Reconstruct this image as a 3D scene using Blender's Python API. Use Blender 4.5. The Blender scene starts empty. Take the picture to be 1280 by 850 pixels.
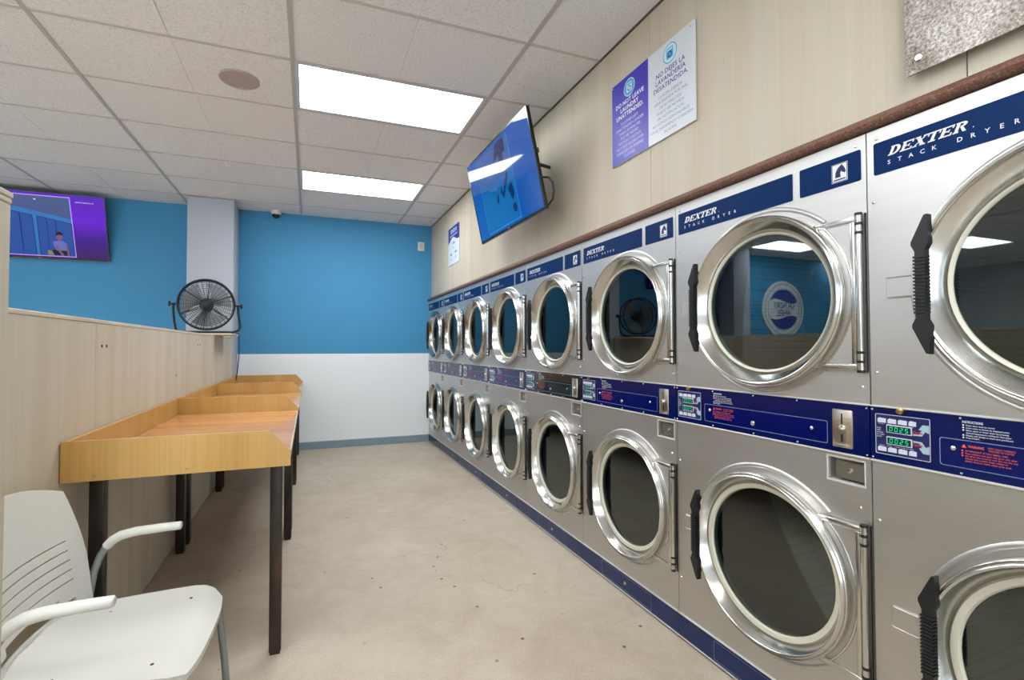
import bpy, bmesh, math, random
from mathutils import Vector, Matrix
random.seed(7)
S = bpy.context.scene
COL = S.collection
PI = math.pi

# ------------------------------------------------------------------ camera, world, exposure
CAM_H = 1.2778
cam_d = bpy.data.cameras.new('camera')
cam_d.sensor_fit = 'HORIZONTAL'
cam_d.sensor_width = 36.0
cam_d.lens = 603.04 / 1280 * 36
cam_d.shift_x = (640 - 610.05) / 1280
cam_d.shift_y = -(425 - 421.055) / 1280
cam_d.clip_start = 0.02
cam = bpy.data.objects.new('camera', cam_d)
COL.objects.link(cam)
cam.location = (0, 0, CAM_H)
cam.rotation_euler = (PI / 2 + 0.0221, 0.0006, -0.3558)
S.camera = cam

DAYLIGHT = 6.2     # sky fill through storefront windows added behind the camera
world = bpy.data.worlds.new('world')
S.world = world
world.use_nodes = True
world.node_tree.nodes['Background'].inputs[0].default_value = (0.82, 0.9, 1.0, 1)
world.node_tree.nodes['Background'].inputs[1].default_value = DAYLIGHT

LIGHT = 17.0        # brightness of the ceiling panels
S.view_settings.view_transform = 'Standard'
S.view_settings.look = 'None'
S.view_settings.gamma = 1
S.view_settings.use_curve_mapping = False
S.view_settings.exposure = 0.0

# ------------------------------------------------------------------ measured dimensions
DX = 1.5438        # plane of the dryer fronts
WX = 1.5785        # plywood wall above the dryers
YB = 6.478         # back wall
ZC = 2.942         # ceiling
PX = -0.80         # low partition face
XL, YF = -9.85, -3.5
T = 0.6096
DW = 0.7932        # dryer width
DY0 = 0.937
DH = 1.9107

# ------------------------------------------------------------------ materials
def lin(c):
    return tuple((v / 12.92 if v <= 0.04045 else ((v + 0.055) / 1.055) ** 2.4) for v in (x / 255 for x in c)) + (1.0,)

MATS = {}
def mat(name, rgb, rough=0.5, metal=0.0, emit=0.0, spec=0.5, coat=0.0):
    m = bpy.data.materials.new(name)
    m.use_nodes = True
    b = m.node_tree.nodes['Principled BSDF']
    b.inputs['Base Color'].default_value = lin(rgb)
    b.inputs['Roughness'].default_value = rough
    b.inputs['Metallic'].default_value = metal
    b.inputs['Specular IOR Level'].default_value = spec
    b.inputs['Coat Weight'].default_value = coat
    if emit:
        b.inputs['Emission Color'].default_value = lin(rgb)
        b.inputs['Emission Strength'].default_value = emit
    MATS[name] = m
    return m

def nodes(m):
    nt = m.node_tree
    return nt, nt.nodes, nt.links, nt.nodes['Principled BSDF']

def coords(m, scale, kind='Object', rnd=False):
    nt, N, L, b = nodes(m)
    tc = N.new('ShaderNodeTexCoord')
    mp = N.new('ShaderNodeMapping')
    mp.inputs['Scale'].default_value = scale
    L.new(tc.outputs[kind], mp.inputs['Vector'])
    if rnd:
        oi = N.new('ShaderNodeObjectInfo')
        mu = N.new('ShaderNodeMath'); mu.operation = 'MULTIPLY'; mu.inputs[1].default_value = 37.0
        L.new(oi.outputs['Random'], mu.inputs[0])
        cb = N.new('ShaderNodeCombineXYZ')
        for i in range(3): L.new(mu.outputs[0], cb.inputs[i])
        L.new(cb.outputs[0], mp.inputs['Location'])
    return mp.outputs[0]

def noise(m, vec, scale, detail=4, rough=0.55, dist=0.0):
    nt, N, L, b = nodes(m)
    n = N.new('ShaderNodeTexNoise')
    n.inputs['Scale'].default_value = scale
    n.inputs['Detail'].default_value = detail
    n.inputs['Roughness'].default_value = rough
    n.inputs['Distortion'].default_value = dist
    L.new(vec, n.inputs['Vector'])
    return n.outputs['Fac']

def ramp(m, fac, stops):
    nt, N, L, b = nodes(m)
    r = N.new('ShaderNodeValToRGB')
    e = r.color_ramp.elements
    while len(e) < len(stops): e.new(0.5)
    for el, (p, c) in zip(e, stops):
        el.position = p
        el.color = lin(c) if len(c) == 3 else c
    L.new(fac, r.inputs[0])
    return r.outputs[0]

def mixc(m, fac, a, b_, mode='MIX'):
    nt, N, L, b = nodes(m)
    x = N.new('ShaderNodeMix'); x.data_type = 'RGBA'; x.blend_type = mode
    for v, i in ((fac, 0), (a, 6), (b_, 7)):
        if isinstance(v, (int, float)): x.inputs[i].default_value = v
        elif isinstance(v, tuple): x.inputs[i].default_value = v
        else: L.new(v, x.inputs[i])
    return x.outputs[2]

def bump(m, height, strength, dist=0.002):
    nt, N, L, b = nodes(m)
    n = N.new('ShaderNodeBump')
    n.inputs['Strength'].default_value = strength
    n.inputs['Distance'].default_value = dist
    L.new(height, n.inputs['Height'])
    L.new(n.outputs[0], b.inputs['Normal'])

def maprange(m, fac, a, b_):
    nt, N, L, b = nodes(m)
    r = N.new('ShaderNodeMapRange')
    r.inputs[3].default_value = a; r.inputs[4].default_value = b_
    L.new(fac, r.inputs[0])
    return r.outputs[0]

def wood(name, dark, mid, light, grain, rough=0.45, fine=1.0, coat=0.0, spec=0.4):
    m = mat(name, mid, rough, coat=coat, spec=spec)
    nt, N, L, b = nodes(m)
    sc = {'x': (0.28, 4, 4), 'y': (4, 0.28, 4), 'z': (4, 4, 0.28)}[grain]
    v = coords(m, sc, rnd=True)
    a = noise(m, v, 1.3, 3, 0.5, 0.6)
    c1 = ramp(m, a, [(0.28, dark), (0.5, mid), (0.72, light)])
    sf = {'x': (0.6, 60, 60), 'y': (60, 0.6, 60), 'z': (60, 60, 0.6)}[grain]
    v2 = coords(m, sf, rnd=True)
    f = noise(m, v2, 2.0, 3, 0.6)
    c2 = ramp(m, f, [(0.3, (205, 200, 190)), (0.6, (255, 255, 255))])
    c = mixc(m, 0.5 * fine, c1, c2, 'MULTIPLY')
    # a few dark knots and nicks
    v3 = coords(m, {'x': (1, 5, 5), 'y': (5, 1, 5), 'z': (5, 5, 1)}[grain], rnd=True)
    kn = noise(m, v3, 3.0, 2, 0.5)
    k = ramp(m, kn, [(0.79, (0, 0, 0)), (0.84, (255, 255, 255))])
    c = mixc(m, k, c, lin(tuple(int(x * 0.55) for x in dark)))
    L.new(c, b.inputs['Base Color'])
    bump(m, f, 0.05, 0.001)
    return m

wood('plywood_wall', (190, 179, 160), (196, 186, 168), (201, 192, 175), 'z', 0.55, 0.3)
wood('plywood_partition', (188, 177, 155), (198, 189, 170), (207, 199, 183), 'z', 0.5, 0.35)
wood('maple', (180, 136, 74), (191, 149, 84), (200, 161, 98), 'z', 0.32, 0.6, coat=0.15)
wood('maple_top', (196, 134, 82), (207, 148, 94), (214, 162, 110), 'x', 0.2, 0.5, coat=0.3)
mat('pale_edge', (205, 190, 165), 0.5)
mat('red_edge', (125, 66, 40), 0.5)

m = mat('concrete', (178, 164, 142), 0.55, spec=0.35)
nt, N, L, b = nodes(m)
v = coords(m, (1, 1, 1))
big = ramp(m, noise(m, v, 0.9, 6, 0.62, 0.3), [(0.3, (184, 171, 152)), (0.5, (198, 186, 168)), (0.7, (208, 197, 180))])
mot = ramp(m, noise(m, v, 4.5, 8, 0.72, 0.8), [(0.30, (222, 212, 200)), (0.60, (255, 255, 255))])
c = mixc(m, 0.55, big, mot, 'MULTIPLY')
fine = ramp(m, noise(m, v, 150, 4, 0.8), [(0.3, (212, 207, 202)), (0.6, (255, 255, 255))])
c = mixc(m, 0.75, c, fine, 'MULTIPLY')
sp = N.new('ShaderNodeTexVoronoi'); sp.inputs['Scale'].default_value = 9.0
L.new(v, sp.inputs['Vector'])
spk = ramp(m, sp.outputs['Distance'], [(0.0, (255, 255, 255)), (0.06, (255, 255, 255)), (0.085, (0, 0, 0))])
msk = ramp(m, noise(m, v, 3.1, 2), [(0.47, (0, 0, 0)), (0.53, (255, 255, 255))])
spk = mixc(m, 1.0, spk, msk, 'MULTIPLY')
c = mixc(m, spk, c, lin((92, 78, 64)))
cr = N.new('ShaderNodeTexVoronoi'); cr.feature = 'DISTANCE_TO_EDGE'; cr.inputs['Scale'].default_value = 0.55
wv = N.new('ShaderNodeVectorMath'); wv.operation = 'ADD'
dn = N.new('ShaderNodeTexNoise'); dn.inputs['Scale'].default_value = 2.5; dn.inputs['Detail'].default_value = 5
L.new(v, dn.inputs['Vector']); L.new(v, wv.inputs[0]); L.new(dn.outputs['Color'], wv.inputs[1])
L.new(wv.outputs[0], cr.inputs['Vector'])
crk = ramp(m, cr.outputs['Distance'], [(0.0, (255, 255, 255)), (0.0025, (255, 255, 255)), (0.005, (0, 0, 0))])
crk = mixc(m, 1.0, crk, ramp(m, noise(m, v, 1.4, 2), [(0.5, (0, 0, 0)), (0.58, (150, 150, 150))]), 'MULTIPLY')
c = mixc(m, crk, c, lin((120, 100, 80)))
stn = ramp(m, noise(m, coords(m, (1.6, 0.9, 1)), 1.7, 5, 0.6, 0.5), [(0.62, (0, 0, 0)), (0.78, (110, 110, 110))])
c = mixc(m, stn, c, lin((150, 122, 92)))
L.new(c, b.inputs['Base Color'])
L.new(maprange(m, noise(m, v, 3, 4), 0.38, 0.62), b.inputs['Roughness'])
bump(m, noise(m, v, 90, 4, 0.7), 0.06, 0.002)

m = mat('ceiling_tile', (226, 224, 222), 0.95, spec=0.1)
nt, N, L, b = nodes(m)
v = coords(m, (1, 1, 1), rnd=True)
sp = noise(m, v, 90, 3, 0.8)
L.new(ramp(m, sp, [(0.28, (166, 163, 162)), (0.40, (218, 217, 218)), (0.6, (230, 229, 231))]), b.inputs['Base Color'])
bump(m, sp, 0.5, 0.003)
mat('tee', (192, 186, 183), 0.5)  # cross tees, toned down so the colour carries their shadow lines
mat('main_tee', (176, 173, 170), 0.4)
mat('shadow_gap', (96, 88, 80), 0.8)
mat('speaker_grille', (170, 152, 152), 0.6)
mat('wall_blue', (66, 138, 182), 0.6, spec=0.3)
mat('wall_white', (228, 233, 236), 0.6, spec=0.3)
mat('wall_plain', (200, 200, 198), 0.7, spec=0.2)
for nm in ('wall_blue', 'wall_white'):
    m = MATS[nm]
    bump(m, noise(m, coords(m, (1, 1, 1)), 55, 4, 0.6), 0.12, 0.002)
mat('column_grey', (176, 180, 190), 0.7, spec=0.2)
mat('baseboard_grey', (122, 140, 152), 0.45)

def steel(name, rgb, r0, r1, streak=(3, 3, 260)):
    m = mat(name, rgb, 0.3, 1.0)
    nt, N, L, b = nodes(m)
    s = noise(m, coords(m, streak, rnd=True), 1.0, 4, 0.6)
    L.new(maprange(m, s, r0, r1), b.inputs['Roughness'])
    cl = noise(m, coords(m, (2.0, 2.0, 3.0), rnd=True), 1.0, 3, 0.5)
    f = mixc(m, 0.35, lin(rgb), ramp(m, cl, [(0.3, tuple(int(x * 0.86) for x in rgb)), (0.7, rgb)]))
    f = mixc(m, 0.30, f, ramp(m, s, [(0.3, tuple(int(x * 0.88) for x in rgb)), (0.7, rgb)]))
    L.new(f, b.inputs['Base Color'])
    bump(m, s, 0.03, 0.0006)
    b.inputs['Anisotropic'].default_value = 0.35
    return m
steel('brushed_steel', (211, 210, 208), 0.40, 0.52)
steel('polished_steel', (212, 210, 206), 0.17, 0.26, (40, 40, 40))
mat('chrome', (225, 225, 225), 0.15, 1.0)
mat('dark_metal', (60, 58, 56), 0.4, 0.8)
mat('coin_steel', (212, 203, 188), 0.28, 1.0)
mat('coin_door', (150, 144, 134), 0.35, 0.8)
mat('brass', (190, 160, 110), 0.3, 1.0)
mat('blue_plate', (0, 38, 88), 0.45, spec=0.1)
mat('blue_console', (0, 14, 76), 0.2, spec=0.35)
mat('blue_cover', (0, 10, 84), 0.16, spec=0.35)
mat('black_console', (22, 24, 28), 0.15, coat=0.3)
mat('black_cover', (12, 30, 34), 0.12, coat=0.3)
mat('blue_kick', (4, 34, 84), 0.25, spec=0.5)
mat('keypad', (28, 34, 88), 0.3)
mat('button_white', (205, 208, 225), 0.4)
mat('arrow_pale', (160, 186, 200), 0.4)
mat('display', (0, 66, 54), 0.15)
mat('digit_green', (40, 205, 140), 0.5, emit=0.55)
mat('white_ink', (225, 228, 232), 0.5)
mat('red_ink', (214, 48, 84), 0.5)
mat('orange_ink', (222, 92, 42), 0.5)
mat('edge_white', (214, 212, 208), 0.35, 0.3)
mat('black_rubber', (20, 21, 24), 0.4)
mat('gasket', (206, 202, 186), 0.4)
mat('cover_line', (120, 140, 180), 0.4)
mat('void', (14, 13, 12), 0.8)

m = mat('drum', (66, 64, 60), 0.5, 0.3)
nt, N, L, b = nodes(m)
vo = N.new('ShaderNodeTexVoronoi'); vo.inputs['Scale'].default_value = 62; vo.inputs['Randomness'].default_value = 0.0
L.new(coords(m, (1, 1, 1)), vo.inputs['Vector'])
L.new(ramp(m, vo.outputs['Distance'], [(0.25, (6, 6, 6)), (0.40, (150, 148, 142))]), b.inputs['Base Color'])

m = bpy.data.materials.new('door_glass'); m.use_nodes = True; MATS['door_glass'] = m
nt = m.node_tree; nt.nodes.clear()
o = nt.nodes.new('ShaderNodeOutputMaterial'); mx = nt.nodes.new('ShaderNodeMixShader')
tr = nt.nodes.new('ShaderNodeBsdfTransparent'); tr.inputs[0].default_value = (0.42, 0.46, 0.46, 1)
gl = nt.nodes.new('ShaderNodeBsdfGlossy'); gl.inputs['Roughness'].default_value = 0.015
gl.inputs[0].default_value = (0.86, 0.95, 0.96, 1)
lw = nt.nodes.new('ShaderNodeFresnel'); lw.inputs[0].default_value = 1.5
ad = nt.nodes.new('ShaderNodeMath'); ad.operation = 'ADD'; ad.inputs[1].default_value = 0.06; ad.use_clamp = True
nt.links.new(lw.outputs[0], ad.inputs[0]); nt.links.new(ad.outputs[0], mx.inputs[0])
nt.links.new(tr.outputs[0], mx.inputs[1]); nt.links.new(gl.outputs[0], mx.inputs[2]); nt.links.new(mx.outputs[0], o.inputs[0])

m = bpy.data.materials.new('window_glass'); m.use_nodes = True; MATS['window_glass'] = m
nt = m.node_tree; nt.nodes.clear()
o = nt.nodes.new('ShaderNodeOutputMaterial'); mx = nt.nodes.new('ShaderNodeMixShader'); mx.inputs[0].default_value = 0.06
tr = nt.nodes.new('ShaderNodeBsdfTransparent'); tr.inputs[0].default_value = (0.95, 0.97, 0.96, 1)
gl = nt.nodes.new('ShaderNodeBsdfGlossy'); gl.inputs['Roughness'].default_value = 0.02
nt.links.new(tr.outputs[0], mx.inputs[1]); nt.links.new(gl.outputs[0], mx.inputs[2]); nt.links.new(mx.outputs[0], o.inputs[0])

m = mat('trim_brown', (112, 78, 64), 0.4)
nt, N, L, b = nodes(m)
L.new(ramp(m, noise(m, coords(m, (1, 1, 1)), 160, 3, 0.7), [(0.35, (92, 60, 48)), (0.55, (122, 86, 72)), (0.72, (160, 134, 122))]), b.inputs['Base Color'])
m = mat('galvanised', (170, 160, 148), 0.45, 0.55)
nt, N, L, b = nodes(m)
v = coords(m, (1, 1, 1))
g1 = ramp(m, noise(m, v, 130, 4, 0.75), [(0.36, (104, 98, 96)), (0.5, (172, 164, 158)), (0.62, (208, 204, 202))])
g2 = ramp(m, noise(m, v, 7, 4, 0.6), [(0.38, (142, 126, 104)), (0.6, (255, 255, 255))])
L.new(mixc(m, 0.7, g1, g2, 'MULTIPLY'), b.inputs['Base Color'])

m = mat('leg_steel', (54, 46, 40), 0.4, 0.5)
nt, N, L, b = nodes(m)
L.new(ramp(m, noise(m, coords(m, (6, 6, 2)), 2, 4), [(0.35, (36, 31, 28)), (0.6, (66, 56, 48)), (0.75, (88, 66, 48))]), b.inputs['Base Color'])
mat('chair_white', (208, 207, 200), 0.42, spec=0.4)
mat('chair_metal', (142, 146, 148), 0.4, 0.7)
mat('hole_dark', (60, 50, 42), 0.8)
mat('tv_black', (14, 14, 16), 0.25, coat=0.2)
mat('tv_grey', (120, 118, 120), 0.35, 0.6)
mat('fan_black', (26, 26, 28), 0.4, 0.4)
mat('fan_blade', (120, 122, 126), 0.4, 0.5)
mat('fan_hub', (62, 64, 66), 0.4, 0.4)
mat('plastic_white', (212, 212, 210), 0.45)
mat('dome_black', (12, 12, 14), 0.08)
mat('sign_purple', (48, 40, 176), 0.42)
mat('sign_white', (208, 214, 222), 0.42)
mat('sign_navy', (36, 34, 140), 0.5)
mat('sign_grey', (120, 122, 150), 0.5)
mat('sign_lilac', (214, 214, 246), 0.5)
mat('sign_cyan', (52, 160, 208), 0.4)
mat('sign_pale', (196, 224, 238), 0.4)
mat('logo_white', (226, 230, 232), 0.5)
mat('logo_grey', (150, 162, 176), 0.5)
mat('logo_blue', (52, 66, 158), 0.5)
mat('light_frame', (196, 196, 200), 0.35, 0.2)

def screen(name, rgb, e, gloss=True):
    """lit pixels behind a glossy panel"""
    m = mat(name, (4, 4, 6), 0.05 if gloss else 0.3, spec=0.6 if gloss else 0.25, coat=0.5 if gloss else 0.0)
    b = m.node_tree.nodes['Principled BSDF']
    b.inputs['Coat Roughness'].default_value = 0.03
    b.inputs['Emission Color'].default_value = lin(rgb)
    b.inputs['Emission Strength'].default_value = e
    return m

m = bpy.data.materials.new('diffuser'); m.use_nodes = True; MATS['diffuser'] = m
nt = m.node_tree; nt.nodes.clear()
o = nt.nodes.new('ShaderNodeOutputMaterial'); e = nt.nodes.new('ShaderNodeEmission')
e.inputs[0].default_value = (0.94, 0.975, 1.0, 1); e.inputs[1].default_value = LIGHT
nt.links.new(e.outputs[0], o.inputs[0])

# ------------------------------------------------------------------ mesh helpers
class MB:
    def __init__(s): s.v = []; s.f = []; s.mi = []; s.cur = 0
    def add(s, vs, fs):
        n = len(s.v); s.v += [tuple(p) for p in vs]
        for f in fs: s.f.append([n + i for i in f]); s.mi.append(s.cur)
        return s
    def box(s, x0, x1, y0, y1, z0, z1):
        return s.add([(x0,y0,z0),(x1,y0,z0),(x1,y1,z0),(x0,y1,z0),(x0,y0,z1),(x1,y0,z1),(x1,y1,z1),(x0,y1,z1)],
                     [(0,3,2,1),(4,5,6,7),(0,1,5,4),(1,2,6,5),(2,3,7,6),(3,0,4,7)])
    def bbox(s, x0, x1, y0, y1, z0, z1, r=0.003, seg=2):
        bm = bmesh.new(); bmesh.ops.create_cube(bm, size=1)
        for v in bm.verts:
            v.co = Vector(((x0+x1)/2 + v.co.x*(x1-x0), (y0+y1)/2 + v.co.y*(y1-y0), (z0+z1)/2 + v.co.z*(z1-z0)))
        bmesh.ops.bevel(bm, geom=bm.edges[:], offset=r, segments=seg, affect='EDGES', profile=0.5)
        bm.verts.index_update()
        s.add([v.co[:] for v in bm.verts], [[v.index for v in f.verts] for f in bm.faces]); bm.free()
        return s
    def prism(s, poly, a0, a1, ax='y'):
        """polygon in the two other axes (x,z)/(y,z)/(x,y), extruded along ax"""
        def P(u, v, a): return {'y': (u, a, v), 'x': (a, u, v), 'z': (u, v, a)}[ax]
        n = len(poly)
        vs = [P(u, v, a0) for u, v in poly] + [P(u, v, a1) for u, v in poly]
        return s.add(vs, [list(range(n)), list(range(2*n-1, n-1, -1))] + [(i, (i+1) % n, n+(i+1) % n, n+i) for i in range(n)])
    def face(s, poly, y=0.0):
        return s.add([(u, y, v) for u, v in poly], [list(range(len(poly)))])
    def tube(s, pts, r, n=10, closed=False, cap=True):
        pts = [Vector(p) for p in pts]; k = len(pts)
        rs = r if isinstance(r, (list, tuple)) else [r]*k
        rings = []; up = None
        for i, p in enumerate(pts):
            if closed: t = pts[(i+1) % k] - pts[i-1]
            else: t = pts[min(i+1, k-1)] - pts[max(i-1, 0)]
            t.normalize()
            if up is None:
                up = Vector((0,0,1)) if abs(t.z) < 0.9 else Vector((1,0,0))
            a = t.cross(up).normalized(); up = a.cross(t).normalized()
            rings.append([p + rs[i]*(math.cos(2*PI*j/n)*a + math.sin(2*PI*j/n)*up) for j in range(n)])
        vs = [q for rg in rings for q in rg]; fs = []
        for i in range(k if closed else k-1):
            a0 = i*n; b0 = ((i+1) % k)*n
            for j in range(n): fs.append((a0+j, a0+(j+1) % n, b0+(j+1) % n, b0+j))
        if cap and not closed: fs += [list(range(n-1, -1, -1)), list(range((k-1)*n, k*n))]
        return s.add(vs, fs)
    def cyl(s, p0, p1, r, n=16): return s.tube([p0, p1], r, n)
    def lathe(s, prof, c, ax='y', n=48, closed=False):
        """prof: (radius, height along ax)"""
        def P(r, h, t):
            u, v = r*math.cos(t), r*math.sin(t)
            return {'y': (c[0]+u, c[1]+h, c[2]+v), 'z': (c[0]+u, c[1]+v, c[2]+h), 'x': (c[0]+h, c[1]+u, c[2]+v)}[ax]
        k = len(prof)
        vs = [P(r, h, 2*PI*j/n) for (r, h) in prof for j in range(n)]; fs = []
        for i in range(k if closed else k-1):
            a0 = i*n; b0 = ((i+1) % k)*n
            for j in range(n): fs.append((a0+j, a0+(j+1) % n, b0+(j+1) % n, b0+j))
        return s.add(vs, fs)
    def disc(s, c, r, n=32, rz=None, y=None):
        return s.face([(c[0]+r*math.cos(2*PI*i/n), c[1]+(rz or r)*math.sin(2*PI*i/n)) for i in range(n)], y if y is not None else 0)
    def ring(s, c, r0, r1, y, n=40, a0=0, a1=2*PI):
        for i in range(n):
            p, q = a0+(a1-a0)*i/n, a0+(a1-a0)*(i+1)/n
            s.add([(c[0]+r*math.cos(t), y, c[1]+r*math.sin(t)) for r, t in ((r0,p),(r1,p),(r1,q),(r0,q))], [(0,1,2,3)])
        return s
    def plate_hole(s, x0, x1, z0, z1, cx, cz, r, y0, y1, n=64):
        """flat sheet with a round opening"""
        angs = [2*PI*i/n for i in range(n)]
        for X in (x0, x1):
            for Z in (z0, z1): angs.append(math.atan2(Z-cz, X-cx) % (2*PI))
        angs = sorted(angs); k = len(angs)
        def edge(t):
            c, q = math.cos(t), math.sin(t); m = 1e9
            if c > 1e-9: m = min(m, (x1-cx)/c)
            if c < -1e-9: m = min(m, (x0-cx)/c)
            if q > 1e-9: m = min(m, (z1-cz)/q)
            if q < -1e-9: m = min(m, (z0-cz)/q)
            return cx+m*c, cz+m*q
        I = [(cx+r*math.cos(t), cz+r*math.sin(t)) for t in angs]; E_ = [edge(t) for t in angs]
        vs = [(u,y0,v) for u,v in I] + [(u,y0,v) for u,v in E_] + [(u,y1,v) for u,v in I] + [(u,y1,v) for u,v in E_]
        fs = []
        for i in range(k):
            j = (i+1) % k
            fs += [(i,j,k+j,k+i), (2*k+j,2*k+i,3*k+i,3*k+j), (j,i,2*k+i,2*k+j), (k+i,k+j,3*k+j,3*k+i)]
        return s.add(vs, fs)
    def xf(s, M):
        s.v = [tuple(M @ Vector(p)) for p in s.v]; return s
    def build(s, name, mt, parent=None, smooth=35, rec=True):
        me = bpy.data.meshes.new(name)
        me.from_pydata(s.v, [], s.f)
        for q in (mt if isinstance(mt, (list, tuple)) else [mt]): me.materials.append(MATS[q])
        me.polygons.foreach_set('material_index', s.mi)
        if rec:
            bm = bmesh.new(); bm.from_mesh(me)
            bmesh.ops.recalc_face_normals(bm, faces=bm.faces[:]); bm.to_mesh(me); bm.free()
        if smooth:
            me.polygons.foreach_set('use_smooth', [True]*len(me.polygons))
            me.set_sharp_from_angle(angle=math.radians(smooth))
        me.update()
        ob = bpy.data.objects.new(name, me); COL.objects.link(ob)
        if parent: ob.parent = parent
        return ob

def empty(name, loc, rz=0, rx=0):
    e = bpy.data.objects.new(name, None); COL.objects.link(e)
    e.empty_display_size = 0.1
    e.location = loc; e.rotation_euler = (rx, 0, rz)
    return e

def tag(o, label=None, cat=None, group=None, kind=None):
    if label: o['label'] = label
    if cat: o['category'] = cat
    if group: o['group'] = group
    if kind: o['kind'] = kind
    return o

def put(name, me, parent, loc=(0,0,0), rot=None):
    o = bpy.data.objects.new(name, me); COL.objects.link(o); o.parent = parent; o.location = loc
    if rot: o.rotation_euler = rot
    return o

def copy_tree(o, parent=None):
    c = o.copy(); COL.objects.link(c)
    if parent: c.parent = parent
    for ch in o.children: copy_tree(ch, c)
    return c

def text_data(body, width=None, height=None, align='LEFT', spacing=1.0, shear=0.0, bold=0.0):
    """list of (verts2d, faces) of typeset text; scaled to the given width and/or cap height"""
    cu = bpy.data.curves.new('t', 'FONT'); cu.body = body; cu.align_x = align
    cu.space_character = spacing; cu.shear = shear; cu.offset = bold; cu.resolution_u = 2; cu.size = 1.0
    ob = bpy.data.objects.new('t', cu); COL.objects.link(ob)
    dg = bpy.context.evaluated_depsgraph_get()
    me = bpy.data.meshes.new_from_object(ob.evaluated_get(dg))
    vs = [(v.co.x, v.co.y) for v in me.vertices]; fs = [list(p.vertices) for p in me.polygons]
    bpy.data.objects.remove(ob); bpy.data.curves.remove(cu); bpy.data.meshes.remove(me)
    if not vs: return [], []
    x0, x1 = min(v[0] for v in vs), max(v[0] for v in vs)
    sx = width/(x1-x0) if width else None
    sy = height/0.70 if height else None
    sx = sx or sy; sy = sy or sx
    off = {'LEFT': x0, 'CENTER': (x0+x1)/2, 'RIGHT': x1}[align]
    return [((x-off)*sx, y*sy) for x, y in vs], fs

def text(mb, body, u, z, y, **k):
    vs, fs = text_data(body, **k)
    return mb.add([(u+a, y, z+b_) for a, b_ in vs], fs)

# ------------------------------------------------------------------ the room
fl = MB().box(XL, 2.6, YF, YB+0.1, -0.1, 0).build('floor', 'concrete', smooth=0); tag(fl, kind='structure')

w = MB(); w.cur = 0
w.box(XL, 2.6, YB, YB+0.12, 1.2, ZC+0.1); w.cur = 1
w.box(XL, 2.6, YB, YB+0.12, 0, 1.2)
wb = w.build('wall_back', ['wall_blue', 'wall_white'], smooth=0); tag(wb, kind='structure')
bb = MB().prism([(YB, 0), (YB-0.008, 0), (YB-0.006, 0.09), (YB-0.002, 0.096), (YB, 0.096)], -0.75, DX+0.02, 'x').build('baseboard_back', 'baseboard_grey', smooth=0)
tag(bb, kind='structure')
tag(MB().box(XL-0.12, XL, YF, YB, 0, ZC+0.1).build('wall_left', 'wall_plain', smooth=0), kind='structure')
WZ0, WZ1 = 0.25, 2.65
bays = [(-8.6, -6.2), (-5.9, -3.5), (-3.2, -0.8), (-0.5, 1.3)]  # unseen storefront windows, added to let fill daylight into the room
q = MB().box(XL, 2.6, YF-0.12, YF, 0, WZ0).box(XL, 2.6, YF-0.12, YF, WZ1, ZC+0.1)
for a, b_ in zip([XL]+[v[1] for v in bays], [v[0] for v in bays]+[2.6]): q.box(a, b_, YF-0.12, YF, WZ0, WZ1)
tag(q.build('wall_front', 'wall_plain', smooth=0), kind='structure')
for i_, (a, b_) in enumerate(bays):
    wn = MB().box(a, a+0.05, YF-0.09, YF-0.03, WZ0, WZ1).box(b_-0.05, b_, YF-0.09, YF-0.03, WZ0, WZ1).box(a+0.05, b_-0.05, YF-0.09, YF-0.03, WZ0, WZ0+0.05).box(a+0.05, b_-0.05, YF-0.09, YF-0.03, WZ1-0.05, WZ1).box((a+b_)/2-0.025, (a+b_)/2+0.025, YF-0.09, YF-0.03, WZ0+0.05, WZ1-0.05)
    wn = wn.build('window_%d' % (i_+1), 'main_tee', smooth=0); tag(wn, kind='structure')
    for c_, d_ in ((a+0.05, (a+b_)/2-0.025), ((a+b_)/2+0.025, b_-0.05)):
        MB().box(c_, d_, YF-0.063, YF-0.057, WZ0+0.05, WZ1-0.05).build('added_pane', 'window_glass', wn, 0)

# bulkhead above the dryers, faced with plywood sheets
wr = MB().box(WX+0.018, 2.6, YF, YB, 1.924, ZC+0.1).box(WX+0.018, 2.6, YF, DY0-DW-0.02, 0, 1.924).build('wall_right', 'wall_plain', smooth=0)
tag(wr, kind='structure')
ys = [YB-0.002, 5.606, 4.387, 3.168, 1.938, 0.718, -0.50, -1.72, -2.94, YF]
for a, b_ in zip(ys[:-1], ys[1:]):
    z0 = 1.93 if a > 0.2 else 0.0
    MB().bbox(WX, WX+0.017, b_+0.0012, a-0.0012, z0, ZC-0.006, 0.0012, 1).build('plywood_panel', 'plywood_wall', wr)
tr1 = MB().prism([(WX, 1.916), (1.528, 1.916), (1.518, 1.921), (1.515, 1.928), (1.528, 1.949), (1.540, 1.953), (WX, 1.953)], 0.10, YB-0.002, 'y')
# prism along y takes (x,z)
tr1 = tr1.build('trim_1', 'trim_brown', smooth=50); tag(tr1, kind='structure')
tag(MB().box(WX-0.006, WX, YF, YB-0.001, ZC-0.006, ZC+0.001).build('shadow_gap_strip', 'shadow_gap', smooth=0), kind='structure')  # dark strip painted as the shadow gap between wall and ceiling

# column
cl = MB().bbox(-1.255, -0.80, 6.06, YB-0.001, 0, ZC-0.002, 0.004, 2).build('wall_column', 'column_grey'); tag(cl, kind='structure')
cl2 = MB().bbox(-3.86, -3.50, 6.06, YB-0.001, 0, ZC-0.002, 0.004, 2).build('wall_column', 'column_grey'); tag(cl2, kind='structure')

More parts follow.
